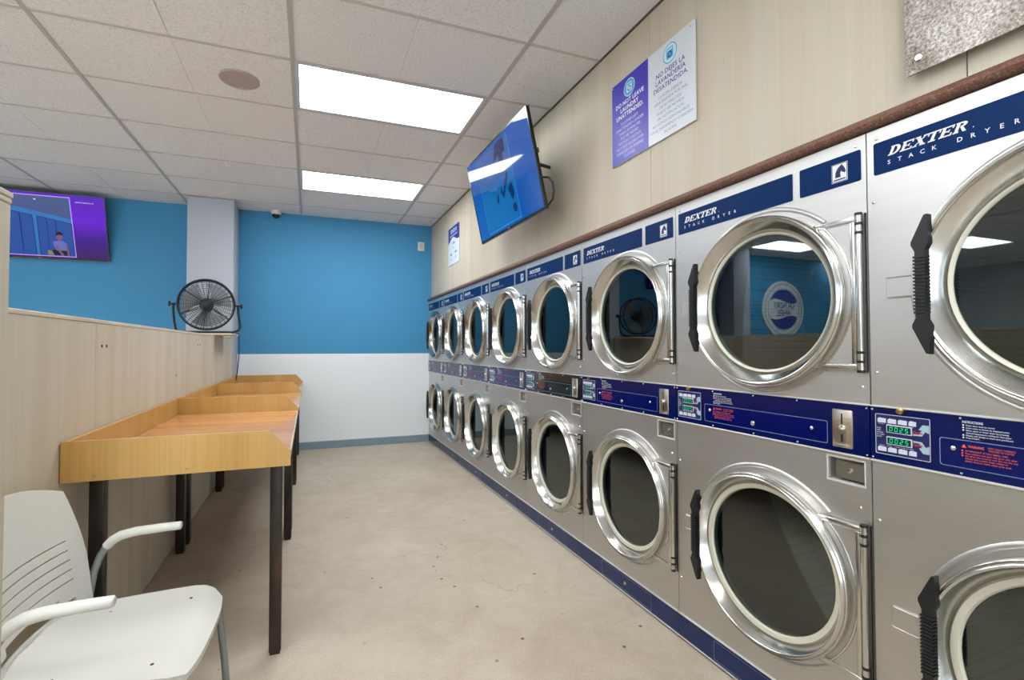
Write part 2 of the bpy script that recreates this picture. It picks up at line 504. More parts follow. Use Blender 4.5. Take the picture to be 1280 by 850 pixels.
# low plywood partition
pt = MB().box(PX-0.10, PX-0.018, 1.16, 6.055, 0, 1.376).build('wall_partition', 'plywood_partition', smooth=0); tag(pt, kind='structure')
py = [1.16, 2.36, 3.60, 4.90, 6.055]
for a, b_ in zip(py[:-1], py[1:]):
    MB().bbox(PX-0.0175, PX, a+0.001, b_-0.001, 0.006, 1.376, 0.001, 1).build('plywood_panel', 'plywood_partition', pt)
    MB().bbox(PX-0.118, PX-0.1005, a+0.001, b_-0.001, 0.006, 1.376, 0.001, 1).build('plywood_panel', 'plywood_partition', pt)
MB().bbox(PX-0.12, PX+0.002, 1.16, 6.055, 1.3765, 1.392, 0.002, 1).build('cap_board', 'plywood_partition', pt)
def dot(y, z): MB().lathe([(0.0001, 0.0022), (0.006, 0.0018), (0.007, 0)], (PX, y, z), 'x', 10).build('screw_hole', 'hole_dark', pt)
for y, z in ((2.42, 1.285), (2.47, 1.285), (4.25, 1.30), (4.33, 1.30), (3.62, 1.10), (4.93, 1.08)): dot(y, z)

# tall plywood wall end beside the chair
XT, YT = -0.523, 1.15
tp = MB().bbox(XT-0.11, XT, -2.2, YT, 0, 1.545, 0.002, 1).build('wall_partition_tall', 'plywood_partition'); tag(tp, kind='structure')
MB().bbox(XT-0.115, XT+0.001, -2.2, YT+0.002, 1.546, 1.556, 0.002, 1).build('cap_board', 'plywood_partition', tp)
MB().bbox(XT-0.12, XT+0.002, -2.2, YT+0.004, 1.5565, 1.568, 0.002, 1).build('cap_board', 'plywood_partition', tp)

# ------------------------------------------------------------------ suspended ceiling
ce = MB().box(XL, 2.6, YF, YB, ZC+0.05, ZC+0.1).build('ceiling', 'wall_plain', smooth=0); tag(ce, kind='structure')
GX, GY = 1.119, 2.9782            # a main tee and a cross tee
mains = [GX - 2*T*k for k in range(0, 9)]            # right to left
xs = [WX] + mains + [XL]
k0 = -int((GY-YF)/T); k1 = int((YB-GY)/T)
rows = [YF] + [GY+T*k for k in range(k0, k1+1)] + [YB]
lights = {}
for (ix, iy) in ((1, 0), (1, 3), (2, -3), (1, -6), (5, 4), (5, -2), (5, -5), (7, 5), (7, 2), (7, -1), (7, -4), (3, -3), (3, -6)):  # third panel is added out of view to light the plywood wall evenly
    lights[(ix, round(GY+T*iy, 3))] = (ix, iy)
tile_cache = {}
for i in range(len(xs)-1):
    xa, xb = xs[i+1], xs[i]
    if xb - xa < 0.02: continue
    for j in range(len(rows)-1):
        ya, yb = rows[j], rows[j+1]
        if yb - ya < 0.02: continue
        if (i, round(ya, 3)) in lights: continue
        key = (round(xb-xa, 3), round(yb-ya, 3))
        if key not in tile_cache:
            hx, hy = (xb-xa)/2-0.006, (yb-ya)/2-0.006
            q = MB()
            if xb - xa > 0.8:      # scored to read as two squares
                q.bbox(-hx, -0.003, -hy, hy, 0, 0.018, 0.0012, 1).bbox(0.003, hx, -hy, hy, 0, 0.018, 0.0012, 1).box(-0.004, 0.004, -hy+0.003, hy-0.003, 0.004, 0.018)
            else: q.bbox(-hx, hx, -hy, hy, 0, 0.018, 0.0012, 1)
            o = q.build('ceiling_tile', 'ceiling_tile', ce); tile_cache[key] = o.data
            o.location = ((xa+xb)/2, (ya+yb)/2, ZC+0.004)
        else:
            put('ceiling_tile', tile_cache[key], ce, ((xa+xb)/2, (ya+yb)/2, ZC+0.004))
for x in mains:
    MB().box(x-0.012, x+0.012, YF, YB-0.001, ZC-0.001, ZC+0.006).box(x-0.002, x+0.002, YF, YB-0.001, ZC+0.006, ZC+0.04).build('main_tee', 'main_tee', ce, 0)
for y in rows[1:-1]:
    for i in range(len(xs)-1):
        a, b_ = xs[i+1]+(0.0121 if i+1 < len(xs)-1 else 0), xs[i]-(0.0121 if i else 0.0065)
        if b_-a < 0.05: continue
        MB().box(a, b_, y-0.011, y+0.011, ZC, ZC+0.006).build('cross_tee', 'tee', ce, 0)

LBL = {(1, 0): 'larger, nearer lit ceiling panel above the aisle', (1, 3): 'smaller, farther lit ceiling panel near the blue back wall'}
for (ix, iy) in lights.values():
    xa, xb = xs[ix+1], xs[ix]; ya = GY+T*iy; yb = ya+T
    e = empty('ceiling_light', ((xa+xb)/2, (ya+yb)/2, ZC))
    if (ix, iy) in LBL: tag(e, LBL[(ix, iy)], 'ceiling light', 'troffer lights in the ceiling grid')
    else: tag(e, 'lit ceiling panel outside the picture, at most reflected in dryer glass', 'ceiling light', 'troffer lights in the ceiling grid')
    hx, hy = (xb-xa)/2-0.0125, (yb-ya)/2-0.0125
    f = MB()
    for (a, b_, c_, d_) in ((-hx, hx, -hy, -hy+0.02), (-hx, hx, hy-0.02, hy), (-hx, -hx+0.022, -hy+0.02, hy-0.02), (hx-0.022, hx, -hy+0.02, hy-0.02)):
        f.box(a, b_, c_, d_, 0.0, 0.022)
    f.build('frame', 'light_frame', e, 0)
    MB().box(-hx+0.0221, hx-0.0221, -hy+0.0201, hy-0.0201, 0.008, 0.020).build('diffuser', 'diffuser', e, 0)

# round speaker and camera dome
e = empty('ceiling_speaker', (-0.415, 3.315, ZC+0.004)); tag(e, 'round mauve speaker grille set in a ceiling tile', 'speaker')
MB().lathe([(0.115, 0), (0.115, -0.006), (0.108, -0.010), (0.100, -0.008), (0.100, 0)], (0, 0, 0), 'z', 40).build('bezel', 'speaker_grille', e)
MB().lathe([(0.0995, -0.002), (0.0995, -0.007), (0.07, -0.0095), (0.0005, -0.0105)], (0, 0, 0), 'z', 40).build('grille', 'speaker_grille', e)
e = empty('security_camera', (-0.385, 6.39, ZC+0.003)); tag(e, 'small white dome security camera under ceiling at the blue wall', 'camera')
MB().lathe([(0.0005, 0), (0.058, 0), (0.060, -0.03), (0.052, -0.045), (0.046, -0.045)], (0, 0, 0), 'z', 28).build('housing', 'plastic_white', e)
MB().lathe([(0.046, -0.044), (0.042, -0.065), (0.028, -0.082), (0.012, -0.089), (0.0005, -0.09)], (0, 0, 0), 'z', 28).build('dome', 'dome_black', e)
e = empty('wall_sensor', (1.427, YB, 2.655)); tag(e, 'small white plastic box high on the blue back wall', 'sensor')
MB().bbox(-0.044, 0.044, -0.028, -0.0005, -0.06, 0.06, 0.006, 2).build('case', 'plastic_white', e)
MB().bbox(-0.024, 0.024, -0.032, -0.0285, -0.038, 0.038, 0.0015, 1).build('lens', 'light_frame', e)

# ------------------------------------------------------------------ stack dryers
def seg_digit(mb, ch, u, z, w_, h, y):
    t = w_*0.17; sk = 0.12
    on_ = {'0': 'abcdef', '2': 'abged', '5': 'afgcd'}[ch]
    R_ = {'a': (t, w_-t, h-t, h), 'g': (t, w_-t, h/2-t/2, h/2+t/2), 'd': (t, w_-t, 0, t),
          'f': (0, t, h/2+t/3, h-t/3), 'b': (w_-t, w_, h/2+t/3, h-t/3), 'e': (0, t, t/3, h/2-t/3), 'c': (w_-t, w_, t/3, h/2-t/3)}
    for k in on_:
        a, b_, c_, d_ = R_[k]
        mb.face([(u+a+sk*c_, z+c_), (u+b_+sk*c_, z+c_), (u+b_+sk*d_, z+d_), (u+a+sk*d_, z+d_)], y)

def slab_word(mb, word, u, z, wid, h, y, sh=0.42):
    """heavy slanted slab-serif capitals"""
    n = len(word); cw = wid/n; gw = cw*0.98; st = gw*0.26; se = h*0.13
    def Q(pts): mb.face([(u0+a*1.0+sh*b_, z+b_) for a, b_ in pts], y)
    def R(a, b_, c_, d_): Q([(a, c_), (b_, c_), (b_, d_), (a, d_)])
    for i, ch in enumerate(word):
        u0 = u + i*cw
        if ch in 'DER':
            R(0, st*1.6, 0, se); R(0, st*1.6, h-se, h); R(st*0.3, st*1.3, se, h-se)
        if ch == 'E':
            R(st*1.6, gw*0.92, 0, se); R(st*1.6, gw*0.92, h-se, h); R(st*1.3, gw*0.68, h*0.44, h*0.56)
            R(gw*0.80, gw*0.92, se, h*0.30); R(gw*0.80, gw*0.92, h*0.70, h-se); R(gw*0.58, gw*0.68, h*0.36, h*0.64)
        if ch == 'D':
            k = 10
            o_ = [(gw*0.40+gw*0.52*math.cos(t), h/2+h/2*math.sin(t)) for t in [(-PI/2+PI*j/k) for j in range(k+1)]]
            i_ = [(gw*0.38+gw*0.26*math.cos(t), h/2+(h/2-se)*math.sin(t)) for t in [(-PI/2+PI*j/k) for j in range(k+1)]]
            for j in range(k): Q([o_[j], o_[j+1], i_[j+1], i_[j]])
        if ch == 'R':
            k = 8
            o_ = [(gw*0.42+gw*0.42*math.cos(t), h*0.74+h*0.26*math.sin(t)) for t in [(-PI/2+PI*j/k) for j in range(k+1)]]
            i_ = [(gw*0.40+gw*0.18*math.cos(t), h*0.74+(h*0.26-se)*math.sin(t)) for t in [(-PI/2+PI*j/k) for j in range(k+1)]]
            for j in range(k): Q([o_[j], o_[j+1], i_[j+1], i_[j]])
            Q([(gw*0.40, h*0.50), (gw*0.62, h*0.50), (gw*0.98, 0), (gw*0.72, 0)])
        if ch == 'X':
            Q([(gw*0.02, h), (gw*0.34, h), (gw*0.98, 0), (gw*0.66, 0)]); Q([(gw*0.00, 0), (gw*0.14, 0), (gw*0.96, h), (gw*0.82, h)])
            R(0, gw*0.44, h-se, h); R(gw*0.62, gw*1.0, h-se, h); R(-gw*0.04, gw*0.34, 0, se); R(gw*0.56, gw*1.02, 0, se)
        if ch == 'T':
            R(0, gw*0.98, h-se, h); R(gw*0.36, gw*0.62, se, h-se); R(gw*0.22, gw*0.76, 0, se)
            R(0, gw*0.11, h*0.66, h-se); R(gw*0.87, gw*0.98, h*0.66, h-se)

def rrect(x0, x1, z0, z1, r, n=4):
    o = []
    for cx, cz, a in ((x1-r, z1-r, 0), (x0+r, z1-r, PI/2), (x0+r, z0+r, PI), (x1-r, z0+r, 1.5*PI)):
        for i in range(n+1):
            t = a+PI/2*i/n; o.append((cx+r*math.cos(t), cz+r*math.sin(t)))
    return o

def outline(mb, poly, t, y):
    n = len(poly); cx = sum(p[0] for p in poly)/n; cz = sum(p[1] for p in poly)/n
    def ins(p): return (p[0]-math.copysign(t, p[0]-cx), p[1]-math.copysign(t, p[1]-cz))
    for i in range(n):
        a, b_ = poly[i], poly[(i+1) % n]
        mb.face([a, b_, ins(b_), ins(a)], y)

def screw(parent, u, z, y, r=0.006, mt='chrome'):
    return MB().lathe([(r, 0), (r*0.95, -0.002), (r*0.6, -0.0038), (0.0003, -0.0042)], (u, y, z), 'y', 12).build('screw', mt, parent)

UC = 0.440                    # door centre across the dryer
ZU, ZL = 1.440, 0.520         # door centres
CB, CT = 0.955, 1.106         # console strip
KB, KT = 0.011, 0.108

def make_dryer():
    root = empty('stack_dryer', (0, 0, 0))
    g = 0.0015
    # cabinet shell, open at the front
    MB().box(g, 0.02, 0.004, 0.95, 0.012, DH-0.001).box(DW-0.02, DW-g, 0.004, 0.95, 0.012, DH-0.001).box(0.02, DW-0.02, 0.004, 0.95, DH-0.02, DH-0.001) \
        .box(0.02, DW-0.02, 0.004, 0.95, 0.012, 0.03).box(0.02, DW-0.02, 0.93, 0.95, 0.03, DH-0.02).box(0.02, DW-0.02, 0.02, 0.9, 0.94, 1.12).build('cabinet', 'brushed_steel', root, 0)
    # front sheets
    p = MB().plate_hole(g, DW-g, CT+0.004, DH, UC, ZU, 0.262, -0.0005, 0.0035)
    up = p.build('front_panel', 'brushed_steel', root, 30)
    p = MB().plate_hole(g, DW-g, KT+0.006, 0.860, UC, ZL, 0.262, -0.0005, 0.0035)
    z0, z1, ua, ub = 0.866, 0.936, 0.668, 0.773
    p.box(g, DW-g, -0.0005, 0.0035, 0.860, z0).box(g, ua, -0.0005, 0.0035, z0, z1).box(ub, DW-g, -0.0005, 0.0035, z0, z1).box(g, DW-g, -0.0005, 0.0035, z1, CB-0.006)
    lo = p.build('front_panel', 'brushed_steel', root, 30)
    # pressed bead and catch boss round each opening
    for par, zc in ((up, ZU), (lo, ZL)):
        q = MB(); pr = [(0.336, -0.0006), (0.332, -0.0040), (0.328, -0.0050), (0.323, -0.0040), (0.320, -0.0006)]
        k = 56; a0, a1 = math.radians(46), math.radians(314)
        rows_ = [[(UC+r*math.cos(a0+(a1-a0)*i/k), h, zc+r*math.sin(a0+(a1-a0)*i/k)) for r, h in pr] for i in range(k+1)]
        vs = [v for r_ in rows_ for v in r_]; n = len(pr)
        q.add(vs, [(i*n+j, i*n+j+1, (i+1)*n+j+1, (i+1)*n+j) for i in range(k) for j in range(n-1)])
        q.build('bead', 'brushed_steel', par, 60)
        MB().bbox(0.046, 0.114, -0.005, 0.0, zc-0.024, zc+0.036, 0.0045, 1).build('catch_boss', 'brushed_steel', par, 0)
    # coin box in its recess
    cbx = MB().box(ua, ub, 0.034, 0.038, z0, z1).box(ua, ua+0.002, 0.0036, 0.034, z0, z1).box(ub-0.002, ub, 0.0036, 0.034, z0, z1).box(ua, ub, 0.0036, 0.034, z0, z0+0.002).box(ua, ub, 0.0036, 0.034, z1-0.002, z1)
    cb = cbx.build('coin_box', 'brushed_steel', root, 0)
    MB().bbox(ua+0.014, ub-0.006, 0.010, 0.033, z0+0.006, z1-0.010, 0.002, 1).build('coin_door', 'coin_door', cb)
    MB().lathe([(0.007, 0.0098), (0.007, 0.006), (0.0003, 0.005)], (0.728, 0, 0.9), 'y', 14).build('lock', 'chrome', cb)
    MB().bbox(ua-0.006, ub+0.004, -0.0028, -0.0007, z1, z1+0.005, 0.0008, 1).bbox(ua-0.006, ub+0.004, -0.0028, -0.0007, z0-0.006, z0, 0.0008, 1).bbox(ua-0.006, ua, -0.0028, -0.0007, z0, z1, 0.0008, 1).bbox(ub, ub+0.004, -0.0028, -0.0007, z0, z1, 0.0008, 1).build('rim', 'edge_white', cb)
    # name plates
    np_ = MB().prism(rrect(0.020, 0.561, 1.777, 1.870, 0.005), -0.0022, -0.0006).build('name_plate', 'blue_plate', root)
    q = MB(); slab_word(q, 'DEXTER', 0.057, 1.822, 0.176, 0.0245, -0.0026)
    q.disc((0.246, 1.8245), 0.0014, 8, y=-0.0026)
    for i, ch in enumerate('STACK DRYER'): text(q, ch, 0.060+0.0265*i, 1.7985, -0.0026, height=0.0115, bold=0.012, align='CENTER')
    q.build('lettering', 'white_ink', np_, 0, rec=False)
    ep = MB().prism(rrect(0.587, 0.778, 1.777, 1.870, 0.005), -0.0022, -0.0006).build('emblem_plate', 'blue_plate', root)
    q = MB(); q.cur = 0; q.face([(0.693, 1.791), (0.741, 1.791), (0.741, 1.849), (0.693, 1.849)], -0.0026)
    q.cur = 1
    outline(q, [(0.740, 1.848), (0.694, 1.848), (0.694, 1.792), (0.740, 1.792)], 0.0018, -0.0029)
    # horse head in profile
    q.face([(0.704, 1.806), (0.705, 1.822), (0.711, 1.834), (0.720, 1.842), (0.726, 1.844), (0.727, 1.840), (0.733, 1.830), (0.736, 1.820), (0.733, 1.816), (0.727, 1.819),
            (0.722, 1.824), (0.719, 1.818), (0.721, 1.806)], -0.0029)
    q.face([(0.699, 1.797), (0.735, 1.797), (0.735, 1.801), (0.699, 1.801)], -0.0029)
    q.build('emblem', ['white_ink', 'keypad'], ep, 0, rec=False)
    for u, z in ((0.027, 1.8835), (0.764, 1.8835), (0.772, 1.16), (0.018, 1.70), (0.018, 1.205)): screw(root, u, z, -0.0006, 0.005)
    for u, z in ((0.018, 0.78), (0.018, 0.27), (0.760, 0.80)): screw(root, u, z, -0.0006, 0.005)
    # console strip
    con = MB().box(g, DW-g, -0.006, 0.0035, CB, CT).build('control_panel', 'blue_console', root, 0)
    MB().bbox(g, DW-g, -0.009, 0.0035, CT+0.0002, CT+0.0042, 0.001, 1).build('edge_trim', 'edge_white', con)
    MB().bbox(g, DW-g, -0.009, 0.0035, CB-0.006, CB-0.0002, 0.001, 1).build('edge_trim', 'edge_white', con)
    MB().prism(rrect(0.015, 0.147, 0.974, 1.088, 0.003), -0.0075, -0.0061).build('keypad', 'keypad', con)
    q = MB(); outline(q, rrect(0.0155, 0.1465, 0.9745, 1.0875, 0.003), 0.0012, -0.0078)
    for zz in (1.063, 0.984):
        text(q, 'HIGH   MED   LOW  DELICATE', 0.024, zz+(0.0145 if zz < 1 else -0.004), -0.0078, width=0.085, height=0.0022)
    for i, t_ in enumerate(('PRESS', 'TEMP', 'SETTING', 'TO START', 'DRYER')): text(q, t_, 0.019, 1.046-0.006*i, -0.0078, height=0.003)
    q.build('keypad_print', 'white_ink', con, 0, rec=False)
    bt = None
    for zz in (1.0635, 0.983):
        for i in range(4):
            u = 0.022+0.0255*i; w_ = 0.021 if i < 3 else 0.017
            MB().prism([(u, zz), (u+w_, zz), (u+w_, zz+0.012), (u+0.004, zz+0.0135), (u, zz+0.010)], -0.0092, -0.0076).build('button', 'button_white', con, 0)
    for zz in (1.037, 1.004):
        MB().bbox(0.044, 0.106, -0.0092, -0.0076, zz, zz+0.0225, 0.0008, 1).build('display_frame', 'button_white', con)
        MB().box(0.0465, 0.1035, -0.0098, -0.0093, zz+0.0025, zz+0.020).build('display', 'display', con, 0)
        q = MB()
        for i, ch in enumerate('0025'): seg_digit(q, ch, 0.052+0.0125*i, zz+0.0055, 0.0072, 0.0115, -0.0101)
        q.build('digits', 'digit_green', con, 0, rec=False)
    for sgn, zz in ((1, 1.0365), (-1, 1.0265)):
        pts = [(0.108, 0.002), (0.108, 0.006), (0.122, 0.007), (0.128, 0.019), (0.121, 0.019), (0.130, 0.033), (0.144, 0.033), (0.144, 0.012), (0.136, 0.016), (0.128, 0.003)]
        MB().prism([(a, zz+sgn*b_) for a, b_ in pts], -0.0084, -0.0076).build('arrow_print', 'arrow_pale', con, 0)
    for zz in (1.045, 1.012):
        q = MB(); text(q, 'Cycle', 0.1075, zz, -0.0104, width=0.023, height=0.0065, bold=0.02)
        q.build('cycle_lettering', 'red_ink', con, 0, rec=False)
    q = MB()
    text(q, 'INSTRUCTIONS', 0.213, 1.0885, -0.0064, width=0.040, height=0.0055, bold=0.02)
    for i, t_ in enumerate(('Dryer door must be closed.', 'Insert coins, as shown by displayed price.', 'Select upper or lower dryer by pressing',
                            'desired temperature setting for that dryer.', 'Display will change to show time purchased.', 'Press START.')):
        text(q, t_, 0.220, 1.0815-0.0062*i, -0.0064, height=0.0034, bold=0.01)
        if i != 3: q.face([(0.213, 1.0815-0.0062*i), (0.2165, 1.0815-0.0062*i), (0.2165, 1.085-0.0062*i), (0.213, 1.085-0.0062*i)], -0.0064)
    q.build('instruction_lettering', 'white_ink', con, 0, rec=False)
    cov = MB().prism(rrect(0.166, 0.671, 0.975, 1.046, 0.006), -0.0074, -0.0061).build('cover_plate', 'blue_cover', con)
    q = MB(); outline(q, rrect(0.166, 0.671, 0.975, 1.046, 0.006), 0.0016, -0.0076); q.build('cover_edge', 'cover_line', con, 0, rec=False)
    q = MB()
    q.face([(0.211, 1.027), (0.221, 1.027), (0.216, 1.036)], -0.0078)
    text(q, 'WARNING', 0.224, 1.0285, -0.0078, width=0.030, height=0.006, bold=0.02)
    text(q, 'DRY ONLY FABRICS', 0.262, 1.0315, -0.0078, width=0.048, height=0.0042)
    text(q, 'WASHED IN WATER', 0.262, 1.0255, -0.0078, width=0.046, height=0.0042)
    for i, t_ in enumerate(('ATTENDANT IF YOU SMELL GAS', 'Stop machine and open the door only after', 'the drum has come to rest. Do not dry any', 'articles that contain foam rubber or', 'plastic. Remove loads when cycle ends.')):
        text(q, t_, 0.218, 1.018-0.0062*i, -0.0078, height=0.0038, bold=0.01)
        if i < 3: q.face([(0.211, 1.018-0.0062*i), (0.2145, 1.018-0.0062*i), (0.2145, 1.0215-0.0062*i), (0.211, 1.0215-0.0062*i)], -0.0078)
    q.build('warning_lettering', 'orange_ink', con, 0, rec=False)
    cs = MB().bbox(0.688, 0.747, -0.012, -0.0061, 0.971, 1.087, 0.003, 2).build('coin_slot', 'coin_steel', con)
    MB().box(0.7155, 0.7195, -0.0126, -0.0121, 1.043, 1.075).box(0.7145, 0.7205, -0.0126, -0.0121, 0.988, 1.012).build('coin_opening', 'void', con, 0)
    MB().lathe([(0.010, -0.012), (0.010, -0.016), (0.006, -0.022), (0.0003, -0.023)], (0.7175, 0, 1.030), 'y', 16).build('coin_button', 'chrome', con)
    MB().bbox(0.700, 0.735, -0.020, -0.0121, 0.974, 0.979, 0.001, 1).build('coin_return_lip', 'chrome', con)
    MB().lathe([(0.009, -0.006), (0.009, -0.014), (0.005, -0.016), (0.0003, -0.016)], (0.080, 0, 1.1015), 'y', 18).build('lock', 'brass', con)
    for u, z, r in ((0.397, 0.998, 0.009), (0.620, 1.016, 0.006), (0.195, 1.022, 0.006)): screw(con, u, z, -0.0076, r)
    for u in (0.21, 0.40, 0.57):
        screw(con, u, 1.0995, -0.0061, 0.0035); screw(con, u, 0.962, -0.0061, 0.0035)
    for u in (0.008, DW-0.008):
        screw(con, u, 1.0985, -0.0061, 0.0035); screw(con, u, 0.962, -0.0061, 0.0035)
    # doors
    for zc in (ZU, ZL):
        low = zc == ZL
        ri = 0.264 if low else 0.2535
        d = MB().lathe([(0.3045, -0.002), (0.3055, -0.030), (0.304, -0.036), (0.301, -0.0385), (0.298, -0.037), (0.2965, -0.039), (0.2945, -0.0435), (0.2915, -0.0455), (0.288, -0.0445),
                        (0.2855, -0.041), (ri+0.012, -0.018), (ri+0.002, 0.002), (ri, 0.009), (ri, 0.018), (0.3045, 0.018)], (UC, -0.004, zc), 'y', 72, True)
        door = d.build('door', 'polished_steel', root, 40)
        # hinge-side leaf
        L_ = [(UC+0.3035*math.cos(t), 0.3035*math.sin(t)) for t in [math.radians(a) for a in range(50, -51, -5)]]
        leaf = [(0.770, 0.228)] + [(u, z) for u, z in L_] + [(0.770, -0.228)]
        leaf = [(u, max(-0.228, min(0.228, z))) for u, z in leaf]
        MB().prism([(u, zc+z) for u, z in leaf], -0.016, -0.004).build('hinge_leaf', 'brushed_steel', door, 30)
        e_ = MB()
        e_.bbox(0.640, 0.768, -0.0205, -0.0161, zc+0.212, zc+0.2285, 0.002, 2).bbox(0.640, 0.768, -0.0205, -0.0161, zc-0.2285, zc-0.212, 0.002, 2).bbox(0.755, 0.768, -0.0205, -0.0161, zc-0.2125, zc+0.2125, 0.002, 2)
        arc = [(UC+0.318*math.cos(t), -0.0160, zc+0.318*math.sin(t)) for t in [math.radians(a) for a in range(44, -45, -4)]]
        e_.tube(arc, 0.004, 8)
        e_.build('leaf_rim', 'polished_steel', door, 60)
        h_ = MB().cyl((0.776, -0.014, zc-0.232), (0.776, -0.014, zc+0.232), 0.0085, 14)
        h_.build('hinge', 'polished_steel', door, 50)
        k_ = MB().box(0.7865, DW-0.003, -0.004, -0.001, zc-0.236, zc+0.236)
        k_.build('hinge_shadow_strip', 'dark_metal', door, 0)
        for s_ in (-1, 1):
            for dz in (0.205, 0.178, 0.234): MB().cyl((0.776, -0.014, zc+s_*dz-0.004), (0.776, -0.014, zc+s_*dz+0.004), 0.0098, 12).build('hinge_knuckle', 'dark_metal', door, 50)
        gw = 0.2425
        MB().lathe([(ri+0.0005, 0.003), (ri-0.003, -0.005), (gw+0.004, -0.003), (gw, 0.004), (gw, 0.010), (ri+0.0005, 0.010)], (UC, -0.002, zc), 'y', 64, True).build('gasket', 'gasket', door, 40)
        MB().lathe([(0.0003, 0.0), (gw+0.002, 0.0), (gw+0.002, 0.004), (0.0003, 0.004)], (UC, 0.003, zc), 'y', 64).build('glass', 'door_glass', door, 30)
        # pull handle on the left of the ring
        hd = MB()
        prof = [(0.178, 0.180), (0.171, 0.178), (0.142, 0.112), (0.142, 0.104), (0.150, 0.086), (0.150, -0.086), (0.142, -0.104), (0.142, -0.112), (0.171, -0.178), (0.178, -0.180),
                (0.180, -0.106), (0.172, -0.090), (0.172, 0.090), (0.180, 0.106)]
        hd.prism([(u, zc+z) for u, z in prof], -0.066, -0.046)
        hd.box(0.160, 0.175, -0.046, -0.026, zc+0.105, zc+0.150).box(0.160, 0.175, -0.046, -0.026, zc-0.150, zc-0.105)
        hn = hd.build('handle', 'black_rubber', door, 0)
        rb = MB()
        for i in range(17):
            z = zc-0.072+0.009*i
            rb.box(0.1475, 0.1745, -0.0695, -0.0475, z-0.0025, z+0.0025)
        tag(rb.build('grip_rib', 'black_rubber', door, 0), kind='stuff')
        # drum behind the glass
        MB().lathe([(0.262, 0.006), (0.31, 0.03), (0.31, 0.62), (0.0003, 0.64)], (UC, 0, zc), 'y', 56).build('drum', 'drum', root, 40)
    # kick plate
    kp = MB().box(g, DW-g, -0.004, 0.003, KB+0.004, KT).build('kick_plate', 'blue_kick', root, 0)
    MB().bbox(g, DW-g, -0.008, 0.003, KT+0.0002, KT+0.005, 0.001, 1).build('edge_trim', 'edge_white', kp)
    MB().bbox(g, DW-g, -0.009, 0.003, KB, KB+0.0038, 0.001, 1).build('edge_trim', 'edge_white', kp)
    MB().prism(rrect(0.20, 0.615, 0.024, 0.098, 0.003), -0.0056, -0.0041).build('access_cover', 'blue_kick', kp)
    q = MB(); outline(q, rrect(0.20, 0.615, 0.024, 0.098, 0.003), 0.0012, -0.0058); q.build('cover_edge', 'cover_line', kp, 0, rec=False)
    screw(kp, 0.41, 0.062, -0.0057, 0.009)
    MB().box(0.01, DW-0.01, 0.02, 0.9, 0.0005, 0.0115).build('base_shadow_gap', 'void', root, 0)  # near-black slab, coloured as the shadow gap under the dryer
    return root

DLAB = ['tall stainless stacked dryer nearest the camera, cut off by right picture edge',
        'stainless stacked dryer whose upper glass reflects a round sign and ceiling lights',
        'stainless stacked dryer third from the right, left of the one reflecting the round sign',
        'stainless stacked dryer with the black control strip instead of blue',
        'stainless stacked dryer directly behind the one with the black control strip',
        'stainless stacked dryer third from the far blue wall',
        'stainless stacked dryer second from the far blue wall',
        'farthest stainless stacked dryer, standing against the blue and white back wall']
proto = make_dryer()
for i in range(8):
    d = proto if i == 0 else copy_tree(proto)
    d.location = (DX, DY0 + DW*i, 0)
    d.rotation_euler = (0, 0, -PI/2)
    tag(d, DLAB[i], 'dryer', 'row of stacked dryers')
    if i == 3:
        for c_ in d.children:
            if c_.name.startswith('control_panel'):
                c_.data = c_.data.copy(); c_.data.materials[0] = MATS['black_console']
                tag(c_, 'black control strip')
                for g_ in c_.children:
                    if g_.name.startswith('cover_plate'):
                        g_.data = g_.data.copy(); g_.data.materials[0] = MATS['black_cover']

# ------------------------------------------------------------------ folding tables along the partition
def make_table(y0, y1, ny, fy, far_panel, label):
    e = empty('laundry_table', (0, 0, 0)); tag(e, label, 'table', 'laundry tables along the partition')
    xb, xf = PX+0.004, -0.066
    top = MB().bbox(xb, xf-0.004, y0+0.019, y1-(0.019 if far_panel else 0.001), 0.824, 0.850, 0.002, 1).build('worktop', 'maple_top', e)
    MB().box(xf-0.0038, xf, y0+0.019, y1-(0.019 if far_panel else 0.001), 0.8245, 0.8505).build('edge_band', 'pale_edge', e, 0)
    MB().bbox(xb, xb+0.018, y0+0.019, y1-(0.019 if far_panel else 0.001), 0.8505, 0.953, 0.001, 1).build('back_panel', 'maple', e)
    def side(a, b_):
        p = MB().prism([(xb, 0.812), (xf+0.002, 0.812), (xf+0.002, 0.870), (xf-0.076, 0.953), (xb, 0.953)], a, b_).build('side_panel', 'maple', e, 0)
        MB().box(xb-0.003, xb-0.0002, a+0.0005, b_-0.0005, 0.812, 0.945).build('panel_edge', 'red_edge', p, 0)
        return p
    s_ = side(y0, y0+0.018)
    for u, z in ((-0.70, 0.832), (-0.42, 0.832), (-0.115, 0.833)):
        MB().lathe([(0.005, 0), (0.004, -0.003), (0.0003, -0.0035)], (u, y0, z), 'y', 10).build('screw', 'brass', s_)
    if far_panel: side(y1-0.018, y1)
    for yy in (ny, fy):
        for xx in (-0.765, -0.147):
            MB().bbox(xx, xx+0.047, yy, yy+0.047, 0.012, 0.811, 0.003, 2).box(xx+0.004, xx+0.043, yy+0.004, yy+0.043, 0, 0.012).build('leg', 'leg_steel', e)
        MB().bbox(-0.717, -0.148, yy+0.004, yy+0.043, 0.778, 0.811, 0.002, 1).build('rail', 'leg_steel', e)
    for xx in (-0.765, -0.147):
        MB().bbox(xx+0.004, xx+0.043, ny+0.048, fy-0.001, 0.778, 0.811, 0.002, 1).build('rail', 'leg_steel', e)
    return e
make_table(2.070, 3.575, 2.215, 3.492, False, 'nearest maple laundry table, its clipped-corner side panel just behind the white chair')
make_table(3.580, 4.935, 3.640, 4.860, False, 'middle maple laundry table of the three along the plywood partition')
make_table(4.940, 6.300, 4.985, 6.190, True, 'farthest maple laundry table, closest to the blue and white wall')

